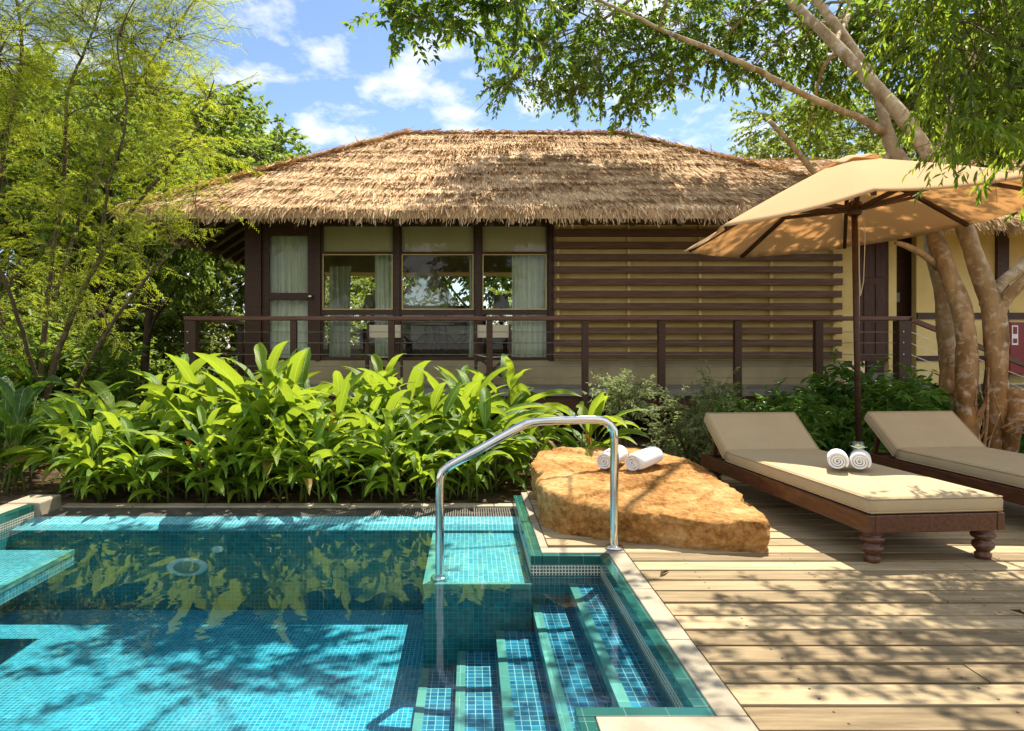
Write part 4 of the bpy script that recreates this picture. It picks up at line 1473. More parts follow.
def curtain(x0, x1, Y, z0, z1, label, waves=7, amp=.03):
    n = waves * 8
    rows = []
    for j in range(9):
        v = j / 8
        rows.append([(x0 + (x1 - x0) * i / n + .008 * math.sin(i * .9 + 3 * v), Y + amp * (.6 + .4 * (1 - v)) * math.sin(2 * math.pi * waves * i / n) + .012 * math.sin(i * .7 + v * 2), z0 + (z1 - z0) * v) for i in range(n + 1)])
    m = MB(); m.grid(rows)
    o = m.build('curtain', M['curtain'], None, smooth=True)
    return tag(o, label, 'curtain', 'curtains inside the villa')
curtain(-3.2, -2.48, WY + .22, ZI + .01, 3.1, 'pale sheer curtain filling the glazed door')
curtain(-1.52, -1.20, WY + .3, ZI + .01, 2.9, 'narrow gathered curtain beside the post between door side and middle windows', 4)
curtain(-.02, .12, WY + .35, ZI + .01, 2.9, 'narrow gathered curtain at the slatted wall end of the middle window', 3)
curtain(.66, 1.26, WY + .24, ZI + .01, 3.1, 'wide pale curtain behind the window next to the slatted wall', 7)
curtain(-2.6, -2.2, 12.6, ZI + .01, 2.7, 'dim curtain deep in the room behind the window beside the door', 4)

bed = thing('canopy_bed', 'low bed under a pyramid mosquito net inside the room', 'bed', (-.6, 13.6, ZI))
b = MB(); b.box(-1.55, .35, 12.9, 14.7, ZI, ZI + .3); b.build('bed_frame', M['dark_wood'], bed)
b = MB(); b.box(-1.5, .3, 12.95, 14.65, ZI + .301, ZI + .55); b.build('mattress', M['linen'], bed, bevel=.05)
b = MB(); b.box(-1.55, .35, 14.72, 14.78, ZI, ZI + 1.1); b.build('headboard', M['door_wood'], bed)
ap = Vector((-.85, 13.5, 2.86))
rows = []
for j in range(9):
    v = j / 8
    row = []
    for i in range(49):
        a = 2 * math.pi * i / 48
        rx, ry = (.06 + (1.05 - .06) * v ** .9), (.06 + (.95 - .06) * v ** .9)
        pl = 1 + .05 * math.sin(12 * a) * v
        row.append((ap.x + rx * pl * math.cos(a), ap.y + ry * pl * math.sin(a), ap.z - (ap.z - ZI - .3) * v))
    rows.append(row)
b = MB(); b.grid(rows)
tag(b.build('mosquito_net', M['net'], None, smooth=True), 'pale pyramid mosquito net hanging over the bed behind the middle window', 'mosquito net')
for x, lb in ((-1.95, 'bedside lamp with grey drum shade seen through the window by the door'), (.62, 'bedside lamp with grey drum shade seen through the window by the slatted wall')):
    lp = thing('table_lamp', lb, 'lamp', (x, 13.6, ZI), 'bedside lamps')
    b = MB(); b.lathe([(.17, .98), (.13, 1.24)], (x, 13.6, ZI), 24, caps=False); b.build('lamp_shade', M['shade'], lp, smooth=True)
    b = MB(); b.lathe([(.1, .56), (.1, .58), (.03, .62), (.05, .75), (.02, .9), (.012, 1.1)], (x, 13.6, ZI), 16); b.build('lamp_base', M['dark_wood'], lp, smooth=True)
    nsd = thing('nightstand', 'dark wooden nightstand under the ' + ('lamp by the door side window' if x < 0 else 'lamp by the slatted wall side window'), 'nightstand', (x, 13.6, ZI))
    b = MB(); b.box(x - .22, x + .22, 13.4, 13.8, ZI + .06, ZI + .52); b.build('cabinet', M['door_wood'], nsd)
    b = MB(); b.box(x - .24, x + .24, 13.38, 13.82, ZI + .521, ZI + .558); b.build('top', M['dark_wood'], nsd)
    b = MB(); b.box(x - .19, x + .19, 13.385, 13.399, ZI + .3, ZI + .48); b.build('drawer', M['dark_wood'], nsd)

# ------------------------------------------------------------------ heliconia bed
def heliconia(name, label, group, rs, n_stems, h, mat_, flower, cat='plant'):
    r = thing(name, label, cat, (0, 0, 0), group)
    parts = []
    st_ = MB()
    br = MB()
    for s in range(n_stems):
        az0 = rs.uniform(0, 6.283)
        bx, by = rs.normal(0, .07, 2)
        hh = h * rs.uniform(.7, 1.05)
        lean = rs.normal(0, .10, 2)
        pts = [(bx + lean[0] * t * hh, by + lean[1] * t * hh, hh * t * .62) for t in (0, .35, .7, 1)]
        st_.tube(pts, [.016, .014, .011, .007], 7)
        nl = rs.integers(7, 11)
        for k in range(nl):
            t = .12 + .88 * k / (nl - 1)
            q = np.array([np.interp(t, (0, .35, .7, 1), [p[i] for p in pts]) for i in range(3)])
            az = az0 + k * math.pi + rs.normal(0, .55)
            last = k == nl - 1
            L = rs.uniform(.42, .68) * (h ** .5) * (1.0 if k else .85)
            el = rs.uniform(.45, 1.05) if not last else rs.uniform(.9, 1.4)
            pet = .10 + .08 * rs.uniform()
            d_ = np.array([math.cos(el) * math.cos(az), math.cos(el) * math.sin(az), math.sin(el)])
            e = q + d_ * pet
            st_.tube([q, e], [.006, .004], 5, False)
            parts.append(strap_leaf(e, az, el - .05, L, L * rs.uniform(.17, .25), rs.uniform(.9, 2.3) if not last else rs.uniform(.3, 1.5), rs, twist=rs.normal(0, .55), fold=rs.choice([.12, .22, .35, .6, .9])))
        if flower and s == 0:
            top = np.array(pts[-1]); 
            for k in range(4):
                o_ = top + np.array([0, 0, .05 + k * .035]); sg_ = (-1) ** k
                tip = o_ + np.array([sg_ * .09 * (1 - .12 * k), .02, .055])
                br.add([o_, o_ + np.array([sg_ * .03, .015, .0]), tip, o_ + np.array([sg_ * .02, -.012, .032])], [(0, 1, 2, 3)])
                br.add([o_, o_ + np.array([sg_ * .03, -.02, .0]), tip, o_ + np.array([sg_ * .02, .012, .030])], [(0, 1, 2, 3)])
            br.tube([top, top + np.array([0, 0, .18])], [.006, .003], 5)
    V, P = merge(parts)
    uv = np.tile(np.array([(j / 2, i / 8) for i in range(9) for j in range(3)]), (len(parts), 1))
    link('foliage', np_mesh('foliage', V, P, uv), mat_, r, True, True)
    st_.build('stem', M['stem'], r, smooth=True, local=True)
    if flower:
        br.build('flower', M['bract'], r, local=True)
    return r


rs = np.random.default_rng(21)
GA = 'heliconias along the back edge of the pool'
LA = 'leafy bright green heliconia in the bed behind the pool'
LB = 'bright green heliconia bearing an orange bract in the bed behind the pool'
protos = [heliconia('heliconia_plant', LA, GA, rs, 3, h, M['leaf_heli'], False) for h in (.95, 1.1, 1.2, 1.0)]
protof = [heliconia('heliconia_plant', LB, GA, rs, 3, h, M['leaf_heli'], True) for h in (1.1, 1.2)]
used = set()
pos = []
for row, (yy, xa, xb, n) in enumerate([(5.95, -3.62, .10, 18), (6.42, -3.95, .30, 18), (6.9, -3.6, .30, 16), (7.4, -2.6, .35, 11)]):
    for i in range(n):
        pos.append((xa + (xb - xa) * (i + rs.uniform(.2, .8)) / n, yy + rs.normal(0, .09), row))
for i, (x, yy, row) in enumerate(pos):
    fl = i % 12 == 5
    src = protof[(i // 12) % 2] if fl else protos[i % 4]
    o = src if src.name not in used else copy_tree(src)
    used.add(src.name)
    # the mass is lower at its left end and tallest left of centre
    px = CX + F * x / yy
    hs = float(np.interp(px, [60, 120, 200, 280, 400, 520, 560], [.92, .96, 1.08, 1.12, 1.04, .98, .86]))
    s = hs * rs.uniform(.88, 1.1) * (.66 if row == 0 else .86 if row == 1 else 1.0)
    place(o, (x, yy, -.12), rs.uniform(0, 6.28), s)
# the small clump behind the boulder with one tall bract
pb = heliconia('heliconia_plant', 'slender heliconia with an orange bract standing behind the boulder', None, rs, 4, .95, M['leaf_heli'], True)
place(pb, (.98, 6.35, -.12), 1.0, .9)
pb2 = heliconia('heliconia_plant', 'small heliconia without flowers between the boulder and the bed', None, rs, 3, .8, M['leaf_heli'], False)
place(pb2, (.62, 6.55, -.12), 2.0, .85)
# darker broad leaves at the shaded far left
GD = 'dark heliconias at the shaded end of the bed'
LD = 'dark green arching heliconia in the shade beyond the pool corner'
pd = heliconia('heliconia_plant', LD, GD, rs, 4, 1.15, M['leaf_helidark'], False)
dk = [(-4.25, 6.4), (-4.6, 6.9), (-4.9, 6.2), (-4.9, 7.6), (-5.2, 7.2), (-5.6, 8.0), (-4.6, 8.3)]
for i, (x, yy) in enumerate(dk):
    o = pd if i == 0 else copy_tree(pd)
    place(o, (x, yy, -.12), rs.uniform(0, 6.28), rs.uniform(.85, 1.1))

# ------------------------------------------------------------------ shrubs
def shrub(name, label, group, rs, h, rad, n_stem, ns, leaf, mat_, bark, cat='shrub', top=.5):
    r = thing(name, label, cat, (0, 0, 0), group)
    mb = MB(); limbs = []; clumps = []
    for i in range(n_stem):
        a = 6.283 * i / n_stem + rs.uniform(-.4, .4)
        e = np.array([math.cos(a) * rad * rs.uniform(.3, .95), math.sin(a) * rad * rs.uniform(.3, .95), h * rs.uniform(top, 1.0)])
        m = np.array([e[0] * .35, e[1] * .35, e[2] * .55]) + rs.normal(0, .03, 3)
        r0 = .006 + .008 * h
        l = spline([(rs.normal(0, .03), rs.normal(0, .03), -.02, r0), (*m, r0 * .7), (*e, r0 * .3)], .1)
        mb.tube(l[:, :3], l[:, 3], 5, False)
        limbs.append(l)
        clumps.append((e * np.array([.9, .9, .92]), np.array([.42, .42, .34]) * rad * 1.1, ns))
    V, P = crown(limbs, clumps, mb, leaf, rs, connect=False, twig_r=.003, droop=.05)
    link('foliage', np_mesh('foliage', V, P), mat_, r, False, True)
    mb.build('branch', bark, r, smooth=True, local=True)
    return r


gl = dict(n=26, L=.055, W=.024, tmpl=T_LEAF6, down=.05, flat=.6, tl=.16)
s1 = shrub('grey_green_shrub', 'airy grey green shrub with bare lower stems beside the heliconia with the bract', None, rs, 1.05, .24, 6, 16, dict(gl, L=.045, W=.016, n=20), M['leaf_grey'], M['bark_thin'], top=.8)
place(s1, (1.50, 6.55, -.12))
s2 = shrub('grey_green_shrub', 'wide grey green shrub behind the boulder next to the lounger head', None, rs, .98, .50, 11, 17, dict(gl, L=.05, W=.018, n=20), M['leaf_grey'], M['bark_thin'], top=.35)
place(s2, (2.18, 6.78, -.12))
ll_ = dict(n=16, L=.11, W=.036, tmpl=T_LEAF6, down=.15, flat=.4, tl=.2)
GL = 'lush shrubs below the veranda'
lsh = shrub('leafy_shrub', 'glossy green leafy shrub growing below the veranda behind the loungers', GL, rs, .72, .42, 9, 12, ll_, M['leaf_lush'], M['stem'], top=.4)
for i, (x, yy, s) in enumerate([(3.25, 7.35, .9), (2.95, 7.9, .9), (3.75, 7.7, 1.0), (4.35, 7.35, .95), (4.75, 7.75, 1.2), (5.05, 8.2, 1.35), (4.2, 8.3, 1.1), (5.6, 8.6, 1.1), (3.4, 8.5, .95), (2.6, 7.4, .7), (6.6, 7.9, 1.0), (7.3, 8.1, 1.1)]):
    o = lsh if i == 0 else copy_tree(lsh)
    place(o, (x, yy, -.12), rs.uniform(0, 6.28), s)

# ------------------------------------------------------------------ fig tree at the right
rs = np.random.default_rng(33)
fig = thing('fig_tree', 'large forked fig tree with pale blotched trunks leaning over the umbrella', 'tree', (5.75, 7.4, -.12))
def TL(rows, extra=0.0):
    return [(*W(px, py, Y), r * Y / F * (extra or 1)) for px, py, Y, r in rows]
trunks = [
    TL([(1000, 482, 7.4, 19), (996, 450, 7.4, 14.5), (994, 410, 7.4, 13), (994, 360, 7.4, 12.5), (993, 318, 7.4, 13), (985, 290, 7.45, 11.5), (975, 262, 7.5, 10.5), (965, 232, 7.6, 10), (945, 185, 7.7, 9.5), (927, 153, 7.8, 9), (900, 115, 8.0, 8.5), (877, 89, 8.2, 8), (835, 45, 8.5, 6.5), (788, 0, 8.9, 5.5), (740, -60, 9.3, 4), (680, -130, 9.6, 2)]),
    TL([(994, 318, 7.42, 10), (1006, 298, 7.35, 8), (1024, 281, 7.2, 7), (1060, 240, 7.0, 6), (1110, 170, 6.7, 5), (1150, 60, 6.3, 4), (1170, -60, 5.8, 3)]),
    TL([(986, 305, 7.5, 8), (1000, 285, 7.6, 7), (1024, 262, 7.7, 6.5), (1075, 200, 8.0, 5.5), (1120, 100, 8.4, 4), (1150, 0, 8.8, 3)]),
    TL([(968, 485, 7.25, 17), (967, 450, 7.3, 14), (966, 400, 7.35, 12.5), (968, 345, 7.4, 12), (960, 300, 7.5, 11), (947, 268, 7.6, 10), (935, 235, 7.8, 9.5), (920, 195, 8.0, 9), (905, 165, 8.1, 8.5), (893, 148, 8.2, 8), (884, 121, 8.3, 7), (876, 90, 8.5, 6.5), (850, 45, 8.8, 6), (820, 5, 9.1, 5), (790, -50, 9.5, 4), (770, -120, 9.8, 2.5)]),
    TL([(958, 478, 7.9, 12), (951, 430, 7.95, 10), (948, 371, 8.0, 9.5), (946, 320, 8.0, 10), (942, 280, 8.0, 9.5), (934, 245, 8.1, 9.5), (932, 200, 8.2, 9), (945, 150, 8.3, 8), (962, 90, 8.4, 7), (985, 20, 8.5, 6), (1010, -60, 8.5, 4)]),
    TL([(938, 268, 7.7, 5), (922, 254, 7.65, 4.5), (905, 246, 7.6, 4), (897, 243, 7.58, 3)]),
    TL([(884, 132, 8.25, 6), (860, 116, 8.1, 5), (838, 106, 8.0, 4.6), (813, 96, 7.9, 4.4), (775, 77, 7.6, 4), (735, 57, 7.3, 3.7), (705, 44, 7.1, 3.3), (676, 33, 7.0, 3), (630, 12, 6.9, 2.3), (570, -15, 6.9, 1.8), (500, -40, 6.9, 1.3), (440, -50, 6.9, 1)]),
    TL([(893, 150, 8.2, 5), (865, 185, 8.2, 4.6), (840, 195, 8.15, 4.5), (817, 174, 8.1, 4.3), (795, 147, 8.0, 3.6), (770, 120, 7.9, 3)]),
    TL([(720, -85, 9.4, 3), (680, -60, 10.2, 3), (640, -10, 11, 2.4), (600, 20, 11.6, 2)]),
    TL([(770, -20, 9.0, 4), (750, -120, 8, 4), (740, -260, 6.8, 3), (760, -420, 5.6, 2), (820, -700, 4.6, 1.5)]),
    TL([(1170, -60, 5.8, 3), (1150, -120, 5.2, 2.5), (1100, -150, 4.8, 2), (1020, -140, 4.6, 1.6), (950, -90, 4.6, 1.2)]),
    TL([(835, 45, 8.5, 4), (850, 10, 9.5, 3.5), (840, -20, 10.5, 3), (800, 10, 11.3, 2.5), (760, 20, 11.8, 2)]),
]
mb = MB()
limbs = []
for i, tr in enumerate(trunks):
    s = spline(tr, .09); s[:, 3] *= .80 if i < 5 else .72
    nz_ = np.cumsum(rs.normal(0, .004, (len(s), 3)), 0) * (1 if i > 4 else .6)
    s[:, :3] += nz_
    s[:, 3] *= 1 + .05 * np.sin(np.arange(len(s)) * .9 + i) + rs.normal(0, .02, len(s))
    mb.tube(s[:, :3], s[:, 3], 16 if i < 5 else 9)
    if i not in (5, 7):
        limbs.append(s[len(s) // 2:] if i in (0, 3, 4) else s)
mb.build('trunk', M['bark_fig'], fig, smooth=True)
# buttress lump and hanging roots at the foot
ar = MB()
for k in range(16):
    a = W(rs.uniform(948, 1022), rs.uniform(360, 430), 7.25 + rs.uniform(-.08, .3)); e = W(rs.uniform(945, 1030), 478, 7.15 + rs.uniform(-.1, .3))
    m = (a + e) / 2 + rs.normal(0, .05, 3)
    s = spline([(*a, .008), (*m, rs.uniform(.008, .018)), (*e, rs.uniform(.01, .025))], .06)
    ar.tube(s[:, :3], s[:, 3], 7)
s = spline(TL([(1004, 400, 7.4, 6), (1014, 395, 7.3, 9), (1019, 412, 7.25, 9.5), (1012, 430, 7.25, 8), (1008, 460, 7.3, 8), (1006, 485, 7.3, 10)]), .05)
ar.tube(s[:, :3], s[:, 3], 12)
for k in range(3):
    s = spline(TL([(1002 + 4 * k, 428 + 4 * k, 7.15, 1.2), (1022, 420 + 6 * k, 7.1, 1.2), (1036, 440 + 4 * k, 7.1, 1.2), (1020, 462, 7.1, 1.2), (1004, 452, 7.1, 1.2)]), .05)
    ar.tube(s[:, :3], s[:, 3], 6)
ar.build('aerial_root', M['bark_fig'], fig, smooth=True)

def PC(px, py, Y, rx, ry, rd, n):
    k = Y / F
    return (W(px, py, Y), np.array([rx * k, rd, ry * k]), n)
tw = MB()
lf = dict(n=30, L=.105, W=.045, tmpl=T_DIAMOND, down=.35, flat=.5, tl=.42, sag=.06)
over_roof = [PC(500, 88, 12, 16, 8, .4, 8), PC(525, 70, 12, 30, 24, .5, 30), PC(560, 45, 12, 36, 34, .7, 46), PC(575, 88, 11.8, 24, 14, .5, 22), PC(600, 60, 11.6, 34, 38, .7, 50), PC(630, 95, 11.5, 18, 24, .4, 20),
             PC(640, 50, 11.4, 36, 40, .7, 52), PC(672, 72, 11.2, 24, 18, .5, 22), PC(680, 20, 11, 36, 34, .7, 46), PC(720, 45, 11, 30, 26, .6, 32), PC(745, 75, 11, 20, 12, .4, 14), PC(535, 10, 11.8, 40, 24, .7, 34), PC(600, 5, 11.5, 40, 24, .7, 34),
             PC(740, 10, 10.6, 40, 24, .7, 36), PC(785, 30, 10.5, 34, 30, .7, 36), PC(770, 62, 11, 20, 14, .4, 12),
             PC(560, -60, 11.6, 60, 40, .8, 34), PC(660, -70, 11, 60, 40, .9, 34), PC(760, -70, 10.6, 60, 40, .9, 30)]
left_tip = [PC(397, 6, 7.2, 22, 16, .3, 16), PC(424, 18, 7.2, 18, 18, .3, 14), PC(452, 22, 7.2, 22, 20, .3, 16), PC(482, -2, 7.1, 28, 18, .3, 18), PC(517, -4, 7.0, 26, 20, .3, 14), PC(442, -40, 7, 50, 30, .4, 12), PC(532, -60, 7, 50, 30, .4, 10)]
right_mass = [PC(830, 45, 11, 34, 36, .8, 44), PC(845, 85, 11.2, 26, 20, .6, 24), PC(812, 118, 11.6, 16, 12, .4, 10), PC(880, 20, 10, 40, 34, .8, 40), PC(925, 30, 9.6, 36, 36, .8, 40), PC(930, 90, 9.8, 34, 34, .7, 40), PC(965, 130, 9.6, 34, 28, .6, 36), PC(975, 60, 9.2, 40, 40, .8, 46), PC(1015, 100, 9.2, 34, 44, .8, 44), PC(1030, 20, 9, 50, 44, .9, 44), PC(1060, 150, 8.8, 40, 40, .8, 30),
              PC(905, 110, 10.2, 22, 20, .5, 16), PC(860, -60, 10, 70, 40, .9, 36), PC(980, -60, 9, 70, 40, .9, 36)]
V1 = crown(limbs, [(c_, r_, int(n_ * 1.3)) for c_, r_, n_ in over_roof] + [(c_, r_, int(n_ * 1.8)) for c_, r_, n_ in right_mass] + left_tip, tw, lf, rs)
over = [(np.array(c), np.array(r), n) for c, r, n in [
    ((2.6, 4.35, 3.95), (.6, .45, .16), 26), ((3.4, 4.5, 4.0), (.65, .5, .18), 30), ((4.3, 4.4, 4.05), (.7, .5, .18), 34), ((5.0, 4.9, 4.25), (.7, .5, .2), 32), ((3.0, 5.1, 4.25), (.6, .4, .18), 22),
    ((4.0, 5.2, 4.35), (.7, .5, .2), 30), ((5.6, 5.7, 4.6), (.8, .7, .3), 36), ((1.75, 4.7, 4.1), (.4, .4, .15), 13), ((1.75, 5.4, 4.4), (.4, .4, .15), 12), ((-.9, 6.2, 5.2), (.5, .4, .25), 11), ((.3, 6.9, 5.6), (.4, .4, .25), 10), ((6.2, 6.6, 5.2), (.9, .8, .4), 36)]]
V2 = crown(limbs, over, tw, dict(lf, n=20, L=.085, W=.036, tl=.34), rs)
V, P = merge([V1, V2])
cr_ = link('crown', np_mesh('crown', V, P), M['leaf_fig'], fig)
ln = dict(n=36, L=.088, W=.021, tmpl=T_LEAF6, down=.75, flat=.6, tl=.38, sag=.16)
near = [PC(1005, 30, 4.7, 44, 46, .35, 26), PC(962, 50, 4.7, 32, 40, .3, 20), PC(928, 25, 4.9, 30, 34, .3, 12), PC(1012, 95, 4.6, 28, 30, .3, 18), PC(968, 102, 4.6, 24, 22, .22, 11), PC(935, 85, 4.8, 20, 20, .2, 6), PC(990, 128, 4.5, 22, 9, .15, 6), PC(950, 118, 4.5, 10, 7, .12, 3), PC(1040, 130, 4.5, 24, 16, .2, 9),
        PC(1000, -50, 4.7, 70, 50, .4, 32), PC(1080, 60, 4.6, 50, 70, .4, 30)]
tw2 = MB()
V, P = crown(limbs, near, tw2, ln, rs, droop=.6)
tw.build('twig', M['bark_fig'], cr_, smooth=True)
hf = link('hanging_foliage', np_mesh('hanging_foliage', V, P), M['leaf_near'], fig)
tw2.build('twig', M['bark_thin'], hf, smooth=True)

# ------------------------------------------------------------------ feathery tree at the left
rs = np.random.default_rng(44)
ft = thing('feathery_tree', 'light yellow green feathery tree with thin fanning branches left of the villa', 'tree', (-5.3, 8.3, -.12))
B0 = (-5.15, 8.2)
mb = MB(); limbs = []
fans = [
    TL([(40, 470, 8.2, 7), (46, 400, 8.2, 6), (70, 320, 8.1, 5), (105, 250, 8.0, 4), (150, 190, 7.9, 3), (190, 140, 7.8, 2), (215, 80, 7.8, 1)]),
    TL([(30, 470, 8.3, 7), (40, 380, 8.3, 5.5), (50, 260, 8.3, 4), (62, 190, 8.3, 3.6), (66, 100, 8.3, 3), (90, 30, 8.3, 2), (110, -40, 8.3, 1.5)]),
    TL([(28, 470, 8.4, 8), (20, 380, 8.4, 6), (-5, 260, 8.4, 5), (10, 150, 8.4, 4), (25, 60, 8.3, 3), (10, -40, 8.3, 2)]),
    TL([(60, 420, 8.15, 4), (95, 350, 7.8, 3.6), (130, 300, 7.6, 3), (165, 262, 7.5, 2.4), (185, 240, 7.4, 1.2), (198, 228, 7.4, 1)]),
    TL([(55, 300, 8.2, 3.5), (85, 200, 8.5, 3), (110, 130, 8.8, 2.5), (150, 60, 9.0, 2), (190, 0, 9.2, 1.5)]),
    TL([(20, 440, 8.6, 7), (-60, 330, 8.8, 6), (-120, 200, 9, 5), (-160, 80, 9, 4), (-160, -60, 9, 2)]),
    TL([(38, 380, 8.1, 4), (10, 300, 7.6, 3.5), (-20, 220, 7.2, 3), (-30, 120, 7.0, 2.5), (0, 40, 6.9, 2)]),
    TL([(100, 250, 8.0, 3), (112, 180, 7.7, 2.5), (130, 110, 7.6, 2), (120, 40, 7.5, 1.4), (150, -20, 7.5, 1)]),
]
for i, t_ in enumerate(fans):
    s = spline(t_, .12); s[:, 3] *= .55
    s[:, :3] += np.cumsum(rs.normal(0, .006, (len(s), 3)), 0)
    mb.tube(s[:, :3], s[:, 3], 8, False)
    limbs.append(s[3:])
mb.build('trunk', M['bark_thin'], ft, smooth=True)
fcl = []
for (px, py, Y, rx, ry, n) in [(20, 30, 8.3, 50, 50, 34), (80, 20, 8.3, 50, 46, 34), (130, 40, 8.3, 40, 50, 30), (165, 95, 8.0, 34, 44, 28), (110, 110, 8.2, 50, 50, 34), (45, 110, 8.3, 50, 50, 34), (-10, 130, 8.3, 50, 60, 26),
                               (190, 150, 7.8, 30, 28, 20), (205, 100, 8.2, 22, 34, 9), (150, 165, 7.9, 44, 36, 26), (90, 190, 8.1, 50, 44, 32), (30, 200, 8.2, 50, 50, 30), (192, 188, 7.5, 24, 14, 8), (158, 218, 7.5, 28, 18, 11), (130, 245, 7.7, 40, 30, 20),
                               (70, 265, 8.1, 50, 40, 24), (10, 280, 8.2, 50, 50, 24), (100, 310, 7.9, 34, 26, 10), (30, 340, 8.2, 44, 36, 14), (180, 40, 8.8, 36, 40, 16), (185, -10, 9, 36, 40, 14), (60, -60, 8.3, 80, 50, 40), (150, -60, 8.3, 60, 50, 26),
                               (-80, 60, 8.8, 60, 90, 30), (-90, 220, 8.8, 60, 90, 30), (0, 60, 7.2, 50, 60, 18)]:
    k = Y / F
    fcl.append((W(px, py, Y), np.array([rx * k, .55, ry * k]), int(n * (2.5 if py < 80 else 1.1))))
tw = MB()
V, P = feather(limbs, fcl, tw, rs)
cr_ = link('crown', np_mesh('crown', V, P), M['leaf_feather'], ft)
tw.build('twig', M['bark_thin'], cr_, smooth=True)

# ------------------------------------------------------------------ other trees
def broad_tree(label, group, rs, H, R, mat_, bark, nclump=15, ns=34, leaf=None, trunk_r=.16, low=.38):
    r = thing('broadleaf_tree', label, 'tree', (0, 0, 0), group)
    mb = MB(); limbs = []; clumps = []
    lean = rs.normal(0, .25, 2)
    tp = [(0, 0, -.1, trunk_r * 1.25), (lean[0] * .3, lean[1] * .3, H * .25, trunk_r), (lean[0] * .7, lean[1] * .7, H * .5, trunk_r * .75), (lean[0], lean[1], H * .78, trunk_r * .3)]
    s = spline(tp, .25); mb.tube(s[:, :3], s[:, 3], 10); limbs.append(s[len(s) // 3:])
    for i in range(nclump):
        a = i * 2.399 + rs.uniform(-.3, .3)
        z = H * (low + (1 - low) * (i + .5) / nclump) - .12 * H
        f = math.sqrt(max(.05, 1 - ((z - H * .55) / (H * .50)) ** 2))
        rr = R * f * rs.uniform(.45, .9)
        c = np.array([lean[0] + rr * math.cos(a), lean[1] + rr * math.sin(a), z])
        st_ = s[int(np.clip(len(s) * (.35 + .55 * i / nclump), 0, len(s) - 1))]
        m = (st_[:3] + c) / 2 + np.array([0, 0, -.05 * H * .3])
        l = spline([(*st_[:3], st_[3] * .55), (*m, st_[3] * .35), (*c, .012)], .25)
        mb.tube(l[:, :3], l[:, 3], 6, False); limbs.append(l)
        k = R * rs.uniform(.30, .44)
        clumps.append((c, np.array([k, k, k * .72]), ns))
    tw = MB()
    V, P = crown(limbs, clumps, tw, leaf, rs, connect=False, twig_r=.008)
    mb.build('trunk', bark, r, smooth=True, local=True)
    cr_ = link('crown', np_mesh('crown', V, P), mat_, r, False, True)
    tw.build('twig', bark, cr_, local=True)
    return r


rs = np.random.default_rng(55)
bl_ = dict(n=26, L=.17, W=.085, tmpl=T_DIAMOND, down=.3, flat=.6, tl=.5)
big = broad_tree('tall dense dark green tree rising behind the left end of the thatched roof', None, rs, 8.4, 2.3, M['leaf_bg'], M['bark_dark'], 18, 50, bl_, .2, .46)
place(big, (-8.2, 20.0, -.12), .6, 1.15)
GB = 'trees in the wood left of the villa'
LBt = 'slim dark trunked tree in the wood left of the villa'
t1 = broad_tree(LBt, GB, rs, 6.6, 1.75, M['leaf_bg'], M['bark_dark'], 13, 38, bl_, .12, .58)
wood = [(-6.95, 13.0, (.62, .62, .95)), (-6.35, 13.2, (.58, .58, .9)), (-11.5, 12.0, 1.1), (-11, 17.5, 1.4), (-14, 16.0, 1.4), (-10.5, 22.0, 1.5), (-14.5, 22, 1.6), (-18, 19, 1.5), (-13.5, 27, 1.8), (-19, 28, 1.9), (-12.0, 30, 1.9), (-22, 24, 1.8), (-3.0, 26, 1.2), (0, 25, 1.1), (3.6, 26, 1.1)]
for i, (x, yy, s) in enumerate(wood):
    o = t1 if i == 0 else copy_tree(t1)
    place(o, (x, yy, -.12), rs.uniform(0, 6.28), s)
GP = 'pale bushy trees beyond the veranda corner'
tp_ = broad_tree('pale sunlit bushy tree beyond the open corner of the veranda', GP, rs, 3.4, 1.7, M['leaf_pale'], M['bark_thin'], 14, 34, dict(bl_, L=.11, W=.05, tl=.4), .09, .14)
for i, (x, yy, s) in enumerate([(-6.3, 17.0, .85), (-5.2, 18.6, .95), (-7.9, 17.6, 1.1), (-6.9, 20.5, 1.3), (-5.2, 21.5, 1.25), (-9.5, 19.5, 1.4), (-3.6, 20.5, .8), (-1.5, 21, 1.0), (1.2, 20.5, 1.0), (-8.8, 13.9, .75), (-10.3, 16, 1.0), (-13, 20, 1.25), (-7.4, 12.4, .5), (-16, 24, 1.6), (-8.0, 15.6, .8), (-11.5, 14.6, .9)]):
    o = tp_ if i == 0 else copy_tree(tp_)
    place(o, (x, yy, -.12), rs.uniform(0, 6.28), s)
rt = broad_tree('sunny bushy tree rising behind the thatched roof left of the fig limbs', None, rs, 8.8, 2.6, M['leaf_pale'], M['bark_thin'], 20, 75, dict(bl_, L=.15, W=.07), .2, .3)
place(rt, (9.3, 18.5, -.12), 1.0, 1.0)
for (x, yy, s, lb) in ((12.8, 18.0, 1.05, 'tall dark tree behind the fig tree canopy'),):
    o = copy_tree(big); place(o, (x, yy, -.12), 2.0, s, label=lb)
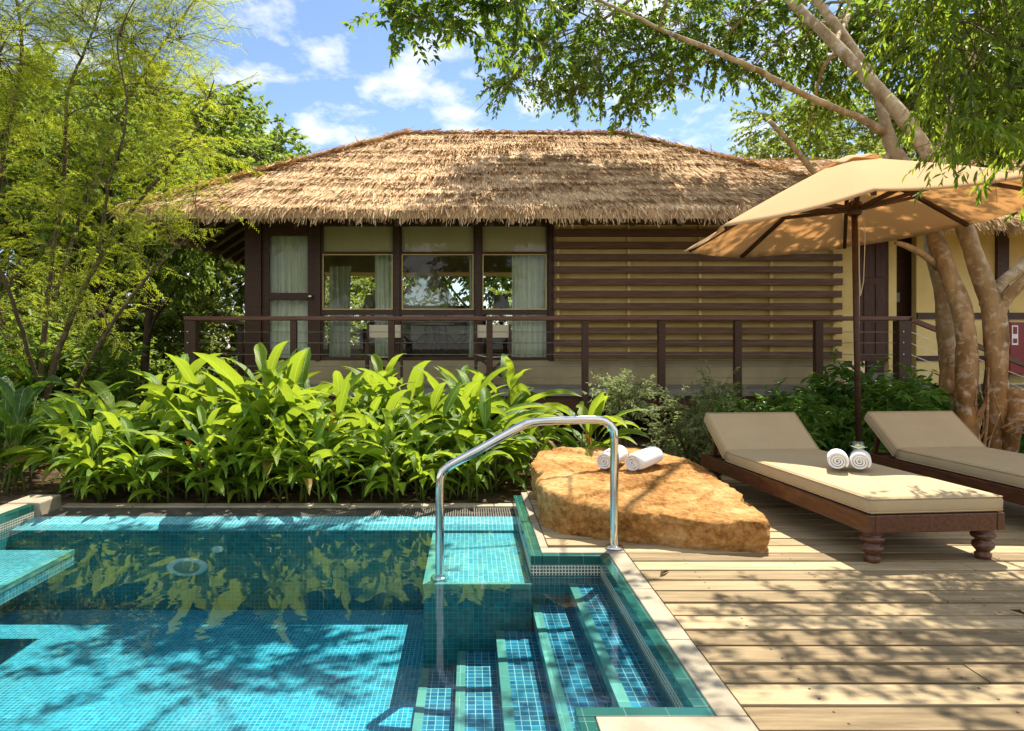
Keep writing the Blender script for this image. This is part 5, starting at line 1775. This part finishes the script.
# trees behind the viewer: they show in the window panes and the water
GV = 'trees on the near side of the pool, seen mirrored in the villa windows'
for i, (x, yy, s) in enumerate([(-5.5, -15.5, 1.3), (1.2, -17, 1.3), (7.0, -15.0, 1.2)]):
    o = copy_tree(t1); place(o, (x, yy, -.12), rs.uniform(0, 6.28), s, label='dark tree mirrored in the villa window panes', group=GV)

# undergrowth at the left
GU = 'shrubs of the undergrowth left of the bed'
us = shrub('undergrowth_shrub', 'dark leafy shrub in the undergrowth left of the heliconias', GU, rs, 1.5, .75, 11, 20, dict(n=20, L=.12, W=.05, tmpl=T_DIAMOND, down=.2, flat=.6, tl=.28), M['leaf_bg'], M['bark_dark'], top=.3)
for i in range(34):
    yy = rs.uniform(8.6, 13.5); px = rs.uniform(-130, 70 if yy < 10.5 else 120)
    x = (px - CX) / F * yy
    o = us if i == 0 else copy_tree(us)
    place(o, (x, yy, -.12), rs.uniform(0, 6.28), rs.uniform(.75, 1.3))
for i, (x, yy) in enumerate([(-6.4, 15.0), (-7.4, 14.2)]):
    o = copy_tree(us); place(o, (x, yy, -.12), rs.uniform(0, 6.28), rs.uniform(.6, .8) if yy < 10 else rs.uniform(.9, 1.2))

# fallen leaves on the soil of the beds
n = 2600
x = rs.uniform(-6, 8.5, n); yy = rs.uniform(5.85, 9.6, n)
keep = ~((x > .3) & (yy < 6.75))
x, yy = x[keep], yy[keep]; n = len(x)
P0 = np.stack([x, yy, np.full(n, -.105)], 1)
nd = 26
xd = rs.uniform(1.0, 5.5, nd); yd = rs.uniform(2.2, 5.6, nd); okd = ~((xd < 2.0) & (yd > 4.0)); xd, yd = xd[okd], yd[okd]
P0 = np.concatenate([P0, np.stack([xd, yd, np.full(len(xd), .012)], 1)]); x = np.concatenate([x, xd]); n = len(x)
V, P = leaves(P0, np.stack([np.cos(x * 50), np.sin(x * 50), rs.uniform(-.1, .3, n)], 1), np.array([0, 0, 1.0]) + rs.normal(0, .3, (n, 3)), rs.uniform(.06, .14, n), rs.uniform(.02, .05, n), T_DIAMOND)
stuff(link('leaf_litter', np_mesh('leaf_litter', V, P), M['litter']), 'dry fallen leaves scattered over the soil of the planting beds', 'leaf litter')
